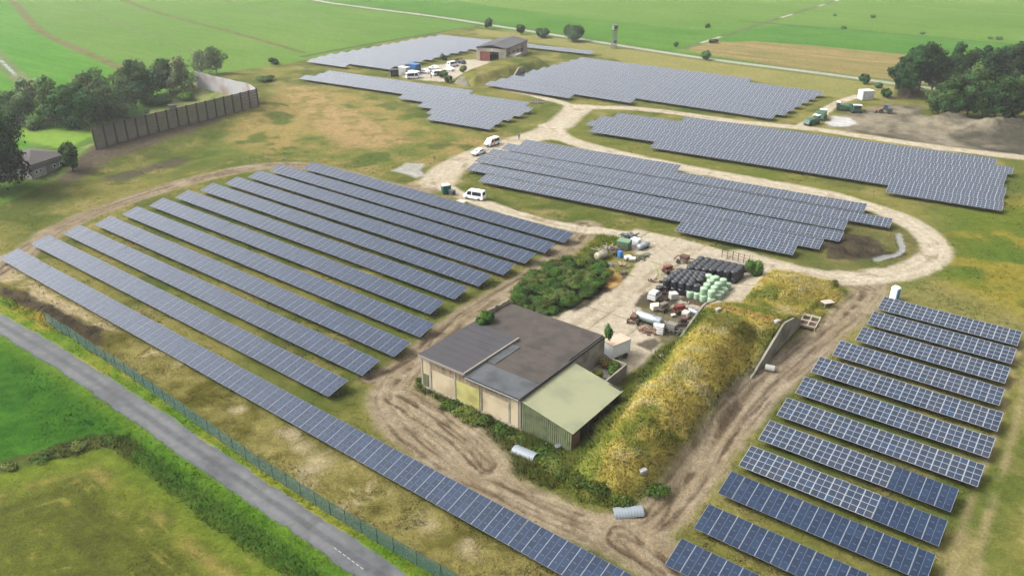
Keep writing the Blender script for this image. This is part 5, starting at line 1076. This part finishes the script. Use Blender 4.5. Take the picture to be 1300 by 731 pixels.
# fence of steel rails behind the bales
x0, y0, _ = at(crop(760, 150)); x1, y1, _ = at(crop(1040, 225)); t = thing('rail_fence', 'rusty rail fence standing behind the rear black bales', 'fence', (x0, y0, 0), math.atan2(y1-y0, x1-x0)); Lf = math.hypot(x1-x0, y1-y0)
for i in range(6): MB().box((i*Lf/5, .9, .9), (.1, .1, 1.8)).build('post', M('rust', (120, 84, 66), .9, .1), t)
mb = MB()
for z in (.6, 1.1, 1.6): mb.tube((0, .9, z), (Lf, .9, z), .04, n=6)
mb.build('rail', M('rust', (120, 84, 66), .9, .1), t)
# lower heap
tank('large silver tank lying in the scrap beside the yard', cropB(318, 300), 4.6, .72, (186, 196, 200), face(cropB(240, 245), cropB(410, 300)), gs2, .3)
tank('small blue-grey tank beside the thin concrete wall', cropB(735, 215), 2.2, .45, (168, 180, 192), face(cropB(690, 180), cropB(780, 215)), gs2, .1)
vehicle('old_tractor', 'old white cab tractor at the top of the lower scrap', 'tractor', cropB(370, 75), .9, 2.3, 1.5, 1.7, M('old_white', (214, 216, 210), .6, 0, 1, .15, .7, (150, 146, 130)), 'van', gs2)
crate('white upright crate in front of the silver tank', cropB(425, 395), (1., 1., 1.5), (232, 232, 226), AZ+.3, gs2, 'liquid container', 'liquid_container'); crate('white box just left of the upright crate', cropB(395, 345), (1.1, .9, .9), (226, 224, 218), .9, gs2, 'box', 'plastic_box')
crate('cream sack above the silver tank', cropB(380, 170), (1.5, 1.2, .9), (222, 214, 194), .3, gs2, 'sack', 'bulk_sack'); crate('pale tank cube by the front of the green bales', cropB(545, 70), (1.3, 1.2, 1.1), (196, 194, 184), .2, gs2, 'liquid container', 'liquid_container'); crate('cream box beside the small blue-grey tank', cropB(660, 240), (1.1, 1., 1.), (226, 212, 186), AZ, gs2, 'box', 'plastic_box')
crate('small white box near the thin concrete wall', cropB(545, 235), (.7, .5, .4), (232, 232, 230), .3, gs2, 'box', 'plastic_box'); crate('white slab on the grass below the lower scrap', cropB(450, 612), (1.1, .8, .35), (214, 214, 206), .4, gs2, 'box', 'plastic_box')
implement('rusty brown implement left of the silver tank', cropB(180, 290), 1.1, (128, 92, 72), gs2, 2.4, 1.6, 6); implement('red implement in the lower scrap, right of the cream sack', cropB(600, 200), .3, (140, 60, 48), gs2, 2.2, 1.5, 7); implement('grey implement with spoked wheels in the lower scrap', cropB(530, 370), AZ, (150, 146, 138), gs2, 2.6, 1.8, 8); implement('purple-brown implement beside the thin concrete wall', cropB(635, 310), 1.4, (104, 74, 72), gs2, 1.9, 1.4, 9)
implement('grey implement next to the cream sack', cropB(450, 180), .7, (138, 130, 116), gs2, 2., 1.4, 10)
pile('scrap_pile', 'rusty plates in front of the silver tank', cropB(310, 375), 22, 3.4, 1.6, .5, (146, 98, 74), 16, gs2, rz=-.4); pile('scrap_pile', 'pale rubble between the upright crate and the implement', cropB(520, 325), 22, 3., 1.4, .6, (206, 202, 194), 17, gs2); pile('scrap_pile', 'dark tangled metal at the foot of the thin wall', cropB(600, 390), 26, 3., 1.8, .7, (92, 84, 78), 18, gs2)
pile('scrap_pile', 'brown odds and ends under the old tractor', cropB(440, 95), 22, 3., 2., .6, (110, 84, 66), 19, gs2); pile('scrap_pile', 'rusty scraps left of the silver tank end', cropB(200, 225), 16, 1.8, 1.2, .7, (124, 100, 84), 20, gs2); pile('scrap_pile', 'white bits in front of the green bales', cropB(665, 118), 6, 1.2, .8, .3, (226, 224, 216), 21, gs2, thick=.25); pile('scrap_pile', 'rusty dark parts by the tractor rear', cropB(480, 30), 14, 2., 1.4, .8, (120, 72, 58), 22, gs2)
# things on the far side of the mound
def cropC(x, y): return (900+x/5.62, 370+y/5.62)
x, y, _ = at(cropC(718, 205)); z = gz(x, y); x, y, _ = G(*cropC(718, 215), z+.5); z = gz(x, y)
t = thing('timber_trailer', 'weathered open timber-frame trailer standing on the grass beside the headwall', 'rack', (x, y, z), face(cropC(690, 250), cropC(740, 160))); pw = M('bleached_wood', (196, 186, 166), .9, 0, 2, .2, .62)  # open timber-frame trailer, built as a bare deck on legs
mb = MB()
for s in (-1, 0, 1): mb.box((0, s*1.25, .75), (4., .14, .16))
for s in (-1, -.1, .8, 1): mb.box((s*1.95, 0, .8), (.14, 2.6, .14))
mb.build('deck_frame', pw, t)
for a in (-1.9, 1.9):
    for b in (-1.2, 1.2): MB().box((a, b, .35), (.14, .14, .75)).build('leg', pw, t)
MB().box((.0, .0, .3), (3.6, 2.2, .08)).build('board', M('brown_timber', (112, 84, 58), .9, 0, 2, .3, .55), t)
x, y, _ = at(cropC(840, 110)); z = gz(x, y); t = thing('wooden_table', 'small bleached table on the grass behind the timber-frame trailer', 'table', (x, y, z), .3)
MB().box((0, 0, .75), (1.9, 1.3, .1)).build('top', pw, t)
for a in (-.8, .8):
    for b in (-.5, .5): MB().box((a, b, .36), (.1, .1, .72)).build('leg', pw, t)
x, y, _ = at(cropC(432, 565)); z = gz(x, y); t = thing('concrete_pipe', 'short grey concrete pipe lying at the edge of the rutted track', 'pipe', (x, y, z), -.4); mb = MB(); n = 18; V = []
for xx in (-.65, .65):
    for r_ in (.48, .36):
        for i in range(n): a = 2*math.pi*i/n; V.append((xx, math.cos(a)*r_, .45+math.sin(a)*r_))
F = []
for i in range(n): j = (i+1) % n; F += [(i, j, 2*n+j, 2*n+i), (n+j, n+i, 3*n+i, 3*n+j), (j, i, n+i, n+j), (2*n+i, 2*n+j, 3*n+j, 3*n+i)]
mb.add(V, F).build('ring', M('pale_concrete', (176, 176, 168), .9, 0, 1.5, .15, .65), t, True)
for lab, p, zz in (('grey concrete block on the crest of the mound, right one', cropC(487, 215), 4.1), ('pale concrete block on the crest of the mound, left one', cropC(65, 148), 3.4), ('white stone on the lower end of the mound', (817, 593), 2.6)):
    x, y, _ = G(p[0], p[1], zz); z = gz(x, y); o = MB().box((0, 0, .2), (.9, .65, .55), ch=.08).box((.5, .3, .08), (.5, .4, .3), ch=.06).build('concrete_block', M('pale_concrete', (176, 176, 168), .9, 0, 1.5, .15, .65), None, False, (x, y, z), (0, 0, .5)); tag(o, lab, 'block', 'blocks on the mound')
x, y, _ = at((708, 570.5)); t = thing('water_butt', 'grey tub standing at the corner of the green shed', 'tub', (x, y, 0)); MB().lathe([(.26, 0), (.36, .6), (.38, .62), (.33, .6), (.24, .1), (0, .1)], 14).build('bowl', M('grey_tub', (150, 156, 158), .6), t, True); MB().lathe([(.37, 0), (.4, .02), (.37, .05)], 14, (0, 0, .6)).build('rim', STEEL, t)
x, y, _ = at((755, 553)); t = thing('water_butt', 'white tub lying open beside the straw bale at the shed', 'tub', (x, y, 0)); MB().lathe([(.3, 0), (.45, .7), (.47, .72), (.42, .7), (.28, .1), (0, .1)], 14).build('bowl', M('white_tub', (214, 216, 214), .6), t, True); MB().lathe([(.46, 0), (.49, .02), (.46, .05)], 14, (0, 0, .7)).build('rim', STEEL, t)

# ------------------------------------------------------------------ FENCE ALONG THE LANE
NET, _nt, _b = newmat('green_netting'); _b.inputs['Base Color'].default_value = (.022, .062, .050, 1); _b.inputs['Roughness'].default_value = .8
tc = node(_nt, 'ShaderNodeTexCoord'); nz = node(_nt, 'ShaderNodeTexNoise'); nz.inputs['Scale'].default_value = 1.6; nz.inputs['Detail'].default_value = 6; _nt.links.new(tc.outputs['Object'], nz.inputs['Vector']); _nt.links.new(mth(_nt, 'ADD', mth(_nt, 'MULTIPLY', nz.outputs['Fac'], .6), .34, True), _b.inputs['Alpha'])
t = thing('mesh_fence', 'long green mesh fence on posts between the lane and the solar panels', 'fence'); gm = M('green_post', (46, 92, 84), .6, .1)
pts_ = FENCE; acc = []
for (ax, ay), (bx, by) in zip(pts_[:-1], pts_[1:]):
    L = math.hypot(bx-ax, by-ay); n = max(1, int(round(L/2.6)))
    for i in range(n): acc.append((ax+(bx-ax)*i/n, ay+(by-ay)*i/n))
acc.append(pts_[-1]); acc = [p for p in acc if -75 < p[0] < 70][:95+1]
pm = MB().tube((0, 0, 0), (0, 0, 2.05), .04, n=6).mesh('post', gm)
for p in acc: link('post', pm, t, (p[0], p[1], gz(*p)))
V = []; F = []
for i, p in enumerate(acc):
    z = gz(*p); V += [(p[0], p[1], z+.08), (p[0], p[1], z+1.95)]
    if i: F.append((2*i-2, 2*i, 2*i+1, 2*i-1))
MB().add(V, F).build('mesh_panel', NET, t)
mb = MB()
for a, b in zip(acc[:-1], acc[1:]):
    for z in (.1, 1.0, 1.95): mb.tube((*a, z+gz(*a)), (*b, z+gz(*b)), .022, n=4, cap=False)
mb.build('wire', gm, t)
# worn white edge dashes on the lane
mb = MB()
for i in range(7):
    a, b = (424+i*5.6, 694.5+i*4.15), (427.6+i*5.6, 697.2+i*4.15); p, q = Vector(G(*a)), Vector(G(*b)); d = (q-p).normalized(); n = Vector((-d.y, d.x, 0))*.05
    mb.quad(*[tuple(v+Vector((0, 0, .012))) for v in (p-n, q-n, q+n, p+n)])
tag(mb.build('road_marking', M('worn_white', (176, 176, 172), .8, 0, 4, .2, .6)), kind='structure')

# ------------------------------------------------------------------ BLAST WALL ON THE BERM
def blast():
    t = thing('blast_wall', 'tall dark timber wall with brown posts on the earth bank', 'wall'); R = smooth_line(RIDGE[1:], 2); BD = M('dark_boarding', (120, 115, 105), .95, 0, .8, .3, .55, (96, 88, 78)); PS = M('brown_post', (78, 62, 54), .9, 0, 1, .25, .5)
    P = []; 
    for (ax, ay), (bx, by) in zip(R[:-1], R[1:]):
        n = max(1, int(round(math.hypot(bx-ax, by-ay)/.5)))
        for i in range(n): P.append((ax+(bx-ax)*i/n, ay+(by-ay)*i/n))
    P.append(R[-1]); cum = [0]
    for a, b in zip(P[:-1], P[1:]): cum.append(cum[-1]+math.hypot(b[0]-a[0], b[1]-a[1]))
    tot = cum[-1]; n = 17; at_ = lambda s: (float(np.interp(s, cum, [p[0] for p in P])), float(np.interp(s, cum, [p[1] for p in P])))
    for i in range(n):
        a, b = at_(tot*i/n), at_(tot*(i+1)/n); ang = math.atan2(b[1]-a[1], b[0]-a[0]); L = math.hypot(b[0]-a[0], b[1]-a[1]); za = min(gz(*a), gz(*b))-.1
        H = 5.4; mb = MB(); k = 12
        for j in range(k): mb.box((L/2, .05*(j % 2)-.02+random.uniform(-.02, .02), .1+(j+.5)*H/k), (L-.1, .1, H/k*.86), tilt=(random.uniform(-.06, .06), random.uniform(-.008, .008)))
        o = mb.build('board_panel', BD, t, False, (a[0], a[1], za), (0, 0, ang))
    for i in range(n+1):
        a = at_(tot*i/n); b = at_(min(tot, tot*i/n+.5)) if i < n else a; q = at_(max(0, tot*i/n-.5)); ang = math.atan2(b[1]-q[1], b[0]-q[0]); z = gz(*a)
        MB().box((0, -.14, 2.85), (.42, .26, 5.9)).build('post', PS, t, False, (a[0], a[1], z-.2), (0, 0, ang))
    t2 = thing('sheet_wall', 'pale weathered sheet-metal wall with rusty patches behind the dark wall', 'wall'); R2 = smooth_line(PX([(327, 133), (318, 126), (288, 118), (250, 109)], 2.2), 2)
    n = 0; GM = M('weathered_sheet', (206, 204, 206), .6, .1, .3, .16, .62, (164, 122, 98)); mb = MB()
    for (ax, ay), (bx, by) in zip(R2[:-1], R2[1:]):
        L = math.hypot(bx-ax, by-ay); k = max(1, int(L/.9)); ang = math.atan2(by-ay, bx-ax)
        for i in range(k):
            f = (i+.5)/k; x, y = ax+(bx-ax)*f, ay+(by-ay)*f; mb.box((x, y, gz(x, y)+2.6+.0), (L/k*1.0, .12, 5.5), rz=ang); 
            mb.box((x+math.sin(ang)*.08, y-math.cos(ang)*.08, gz(x, y)+2.6), (L/k*.35, .1, 5.5), rz=ang)
    mb.build('sheet_panel', GM, t2)
    m2 = MB()
    for (ax, ay) in R2[::3]: m2.box((ax, ay+.3, gz(ax, ay)+2.7), (.25, .25, 5.8))
    m2.build('support_post', M('dark_steel', (60, 58, 56), .7, .3), t2)
blast()
# hut, sign, house and wall on the left
x, y = G2((220.5, 143), 1.0); z = gz(x, y); t = thing('wooden_hut', 'small grey lookout hut behind the dark timber wall', 'hut', (x, y, z), .4); MB().box((0, 0, 1.8), (2., 1.8, 2.8)).build('wall', M('grey_boards', (122, 120, 116), .9, 0, 2, .2, .55), t); MB().box((0, 0, 3.3), (2.6, 2.4, .22)).build('roof', M('dark_boards', (70, 62, 52), .9, 0, 2, .25, .5), t); MB().box((0, -.93, 1.9), (1., .06, .8)).build('window', GLS, t)
for a in (-.85, .85):
    for b in (-.75, .75): MB().box((a, b, .3), (.16, .16, 1.2)).build('leg', M('grey_boards', (122, 120, 116), .9, 0, 2, .2, .55), t)
x, y = G2((122.5, 158)); t = thing('notice_board', 'small blue and white notice board on two posts at the lawn edge', 'sign', (x, y, gz(x, y)), .2); MB().box((0, 0, 1.5), (1.9, .08, 1.3)).build('board', M('sign_blue', (60, 84, 120), .6), t); MB().box((0, -.06, 1.95), (1.5, .04, .32)).build('header', M('sign_white', (220, 224, 226), .6), t)
for s in (-.8, .8): MB().box((s, .08, 1.0), (.1, .1, 2.)).build('post', STEEL, t)
def house():
    a, b = G2((41, 228)), G2((84, 213)); ang = math.atan2(b[1]-a[1], b[0]-a[0]); L = math.hypot(b[0]-a[0], b[1]-a[1])+1; D = 11.
    t = thing('small_house', 'low whitewashed house with dark hipped roof beside the big tree', 'house', (a[0], a[1], 0), ang); wl = M('stained_whitewash', (206, 206, 198), .85, 0, .6, .15, .6, (132, 128, 116))
    MB().box((L/2, D/2, 1.75), (L, D, 3.5)).build('wall', wl, t)
    MB().box((L/2, -.03, 2.35), (L*.98, .06, .8)).build('grey_band', M('grey_band', (140, 146, 150), .8, 0, 1, .15, .55), t)
    e = .5; V = [(-e, -e, 3.5), (L+e, -e, 3.5), (L+e, D+e, 3.5), (-e, D+e, 3.5), (L*.5-.3, D*.5-1, 5.4), (L*.5+.3, D*.5+1, 5.4), (-e, -e, 3.35), (L+e, -e, 3.35), (L+e, D+e, 3.35), (-e, D+e, 3.35)]
    MB().add(V, [(0, 1, 4), (1, 2, 5, 4), (2, 3, 5), (3, 0, 4, 5), (6, 7, 1, 0), (7, 8, 2, 1), (8, 9, 3, 2), (9, 6, 0, 3), (9, 8, 7, 6)]).build('roof', M('dark_roof', (98, 90, 86), .9, 0, .8, .2, .5, (70, 64, 60)), t)
    for x_, w_ in ((L*.14, .7), (L*.24, .5), (L*.62, .9), (L*.78, .5)):
        f = MB().box((x_, -.04, 1.45), (w_, .1, .75)).build('window', M('white_paint', (236, 238, 240), .35, 0, .8, .03, .85), t); MB().box((x_, -.1, 1.45), (w_*.8, .04, .6)).build('pane', GLS, f)
    MB().box((L*.45, -.05, 1.0), (.95, .1, 2.)).build('door', M('grey_door', (130, 134, 132), .7), t)
house()
a, b = G2((18, 161)), G2((77, 157)); t = thing('concrete_wall', 'pale concrete panel wall behind the birches at left', 'wall', (a[0], a[1], 0), math.atan2(b[1]-a[1], b[0]-a[0])); L = math.hypot(b[0]-a[0], b[1]-a[1]); n = 10
for i in range(n): MB().box(((i+.5)*L/n, 0, 1.3), (L/n-.2, .12, 2.6)).build('panel', M('pale_panel', (178, 182, 176), .9, 0, .7, .25, .6, (110, 116, 104)), t)
for i in range(n+1): MB().box((i*L/n, 0, 1.4), (.2, .22, 2.8)).build('post', M('old_concrete', (186, 178, 160), .9, 0, 1., .2, .6, (120, 112, 98)), t)

# ------------------------------------------------------------------ FAR HANGAR, TOWER, GREEN MACHINES
def hangar():
    a, b = G2((605.5, 77)), G2((643, 79.6)); ang = math.atan2(b[1]-a[1], b[0]-a[0]); W = math.hypot(b[0]-a[0], b[1]-a[1]); D = 25.; H = 5.3
    t = thing('hangar', 'grey concrete hangar with dark roof and red sliding door in the far yard', 'hangar', (a[0], a[1], 0), ang); cn = M('hangar_concrete', (190, 180, 164), .9, 0, .35, .22, .6, (128, 118, 106))
    MB().box((.1, D/2, H/2), (.3, D, H)).build('side_wall', cn, t); MB().box((W-.1, D/2, H/2), (.3, D, H)).build('side_wall', cn, t); MB().box((W/2, D, H/2), (W, .3, H)).build('rear_wall', cn, t)
    mb = MB(); mb.box((.75, 0, H/2), (1.5, .4, H)); mb.box((W-1.7, 0, H/2), (3.4, .4, H)); mb.box((W/2, .01, H-.7), (W-.1, .38, 1.4)); mb.build('front_wall', cn, t)
    dm = M('red_door', (158, 76, 52), .7, 0, 1, .15, .55, (118, 56, 42))
    for k in range(3): MB().box((1.9+k*1.6, .1, 1.95), (1.5, .14, 3.9)).build('sliding_door', dm, t)
    pf = [(-.3, H), (W*.5, H+1.15), (W+.3, H), (W+.3, H+.25), (W*.5, H+1.45), (-.3, H+.25)]; mb = MB(); V = [(p[0], -.5, p[1]) for p in pf]+[(p[0], D+.4, p[1]) for p in pf]; n = 6
    mb.add(V, [tuple(range(n)), tuple(range(2*n-1, n-1, -1))]+[(i, n+i, n+(i+1) % n, (i+1) % n) for i in range(n)]).build('roof', M('hangar_roof', (92, 90, 92), .9, 0, .3, .2, .5, (66, 62, 60)), t)
    for y in (3., 8., 13., 18.): f = MB().box((W+.06, y, 2.9), (.1, 2.2, 1.3)).build('window', GLS, t); MB().box((W+.1, y, 2.2), (.16, 2.4, .12)).build('sill', cn, f)
    mb = MB(); mb.box((W+1.9, 4.8, 1.4), (3.8, 8., 2.8)); mb.build('side_annex', cn, t); MB().box((W+1.9, .75, 1.1), (1.8, .12, 2.1)).build('annex_door', M('dark_boards', (70, 62, 52), .9, 0, 2, .25, .5), t)
    MB().box((W*.52, -.25, H-.55), (.7, .06, .8)).build('white_plate', M('sign_white', (220, 224, 226), .6), t)
hangar()
x, y, _ = UVW(0, 0); 
for lab, px, L, H, rz, nm in (('grey sloping concrete wing wall on the hangar mound, right one', (661, 98.5), 10, 3.8, face((646, 101), (674, 95)), 0), ('grey sloping concrete wing wall at the left tip of the hangar mound', (587, 108.5), 10, 2.8, face((573, 105), (602, 112.5)), 0)):
    x, y = G2(px); o = MB().prism([(-L/2, 0), (L/2, 0), (L*.1, H), (-L*.12, H)], -.3, .3).build('retaining_wall', M('mossy_concrete', (168, 164, 144), .95, 0, .8, .35, .55, (96, 96, 72), .3), None, False, (x, y, 0), (0, 0, rz)); tag(o, lab, 'wall')
def tower():
    x, y = G2((779.5, 62)); t = thing('steel_tower', 'narrow grey steel tower standing beside the far road', 'tower', (x, y, 0), .3); st = M('tower_grey', (128, 132, 130), .7, .3, 1, .2, .6); H = 8.2
    for a in (-1, 1):
        for b in (-1, 1): MB().tube((a*1.1, b*1.1, 0), (a*.62, b*.62, H), .11, .08, 6).build('leg', st, t)
    mb = MB()
    for i in range(5):
        z0, z1 = i*H/5, (i+1)*H/5; f = lambda z: 1.1-.48*z/H
        for (a, b), (c, d) in (((-1, -1), (1, -1)), ((1, -1), (1, 1)), ((1, 1), (-1, 1)), ((-1, 1), (-1, -1))):
            mb.tube((a*f(z0), b*f(z0), z0), (c*f(z1), d*f(z1), z1), .05, n=4); mb.tube((c*f(z0), d*f(z0), z0), (a*f(z1), b*f(z1), z1), .05, n=4); mb.tube((a*f(z1), b*f(z1), z1), (c*f(z1), d*f(z1), z1), .05, n=4)
    mb.build('bracing', st, t); MB().box((0, 0, 3.2), (1.3, 1.3, 1.6), ch=.1).build('lower_cabin', M('tower_panel', (150, 156, 156), .7, 0, 1, .15, .6), t); MB().box((0, 0, H+.9), (2., 2., 1.9), ch=.1).build('cabin', M('tower_panel', (150, 156, 156), .7, 0, 1, .15, .6), t); MB().box((0, 0, H+2.), (2.4, 2.4, .2)).build('roof', st, t); MB().box((0, -1.02, H+1.1), (1.3, .06, .7)).build('window', GLS, t)
tower()
def machine(label, px, rz, L=5.0, W=2.1, H=2.3, grp='green machines beside the upper gravel road'):
    x, y = G2(px); t = thing('farm_machine', label, 'farm machine', (x, y, 0), rz, grp); g = M('machine_green', (34, 96, 66), .5, 0, 1, .15, .65, (60, 84, 62))
    MB().prism([(-L/2, .7), (L*.2, .7), (L*.3, H*.9), (-L*.42, H*.8)], -W/2, W/2).build('hopper', g, t); MB().box((L*.38, 0, 1.6), (L*.22, W*.8, 2.), ch=.1).build('cab', g, t); MB().box((L*.38, 0, 2.65), (L*.25, W*.85, .14)).build('roof', WHITE, t); MB().box((L*.5, 0, 2.), (.06, W*.62, .8)).build('windscreen', GLS, t)
    for a in (-.3, .34):
        for s in (-1, 1): MB().tube((a*L, s*W*.45-.2, .6), (a*L, s*W*.45+.2, .6), .6, n=14).build('wheel', RUB, t)
    return t
machine('green farm machine with white spots at the road edge, left of the white sheets', (1030, 158.5), .6, 5.6); machine('taller green machine standing just behind the one at the road edge', (1042, 151.5), 1.0, 5., 2.4, 2.8); machine('pale green machine parked left of the white-roofed one', (1070, 140.5), 2.8, 4.4, 2.4, 2.2); machine('green machine with broad white roof near the loader', (1085, 142.5), 4.6, 4.8, 3., 3.)
def loader():
    x, y = G2((1124, 144)); t = thing('wheel_loader', 'small dark wheel loader on the bare earth near the grove', 'loader', (x, y, gz(x, y)), 2.7); dk = M('loader_dark', (58, 66, 78), .5, .1, 1, .15, .6)
    MB().box((-.9, 0, 1.25), (2., 1.6, .9), ch=.1).build('body', dk, t); MB().box((.2, 0, 2.), (1.3, 1.4, 1.5), ch=.1).build('cab', M('loader_cab', (70, 82, 98), .4), t); MB().box((.87, 0, 2.1), (.05, 1.1, 1.)).build('windscreen', GLS, t); MB().box((1.2, 0, 1.1), (1., 1., .6)).build('front_frame', dk, t)
    for a in (-1.1, 1.3):
        for s in (-1, 1): MB().tube((a, s*.85-.22, .65), (a, s*.85+.22, .65), .65, n=16).build('wheel', RUB, t)
    for s in (-1, 1): MB().tube((.9, s*.45, 1.7), (2.8, s*.45, .7), .1, n=6).build('lift_arm', M('orange_arm', (190, 130, 70), .6), t)
    MB().prism([(2.6, .15), (3.5, .1), (3.55, .2), (2.9, .35), (2.75, 1.), (2.6, 1.)], -1.2, 1.2).build('bucket', dk, t)
loader()
pile('scrap_pile', 'orange-brown parts on the bare earth left of the loader', (1112, 142), 14, 4., 2., .7, (190, 146, 106), 31, None); pile('scrap_pile', 'pale broken pallets beside the white-roofed machine', (1095, 141), 14, 3., 2., .7, (206, 190, 164), 32, None); pile('brushwood_pile', 'dark heap of brushwood at the foot of the grove', (1155, 119), 60, 9., 5., 1.6, (96, 72, 66), 33, None, 'brushwood'); pile('rubble_pile', 'grey rubble beside the corner of the heath panels', (683, 131), 30, 6., 2., .5, (170, 162, 150), 34, None, 'rubble')

# ------------------------------------------------------------------ THE AIR
hz, _nt, _b = newmat('haze'); _nt.nodes.remove(_b); pv = node(_nt, 'ShaderNodeVolumePrincipled'); pv.inputs['Color'].default_value = (.93, .95, .97, 1); pv.inputs['Density'].default_value = .00015; pv.inputs['Anisotropy'].default_value = .2
_nt.links.new(pv.outputs[0], [n for n in _nt.nodes if n.type == 'OUTPUT_MATERIAL'][0].inputs['Volume'])
o = MB().box((0, 2650, 33), (9000, 6300, 72)).build('haze', hz); tag(o, kind='stuff')
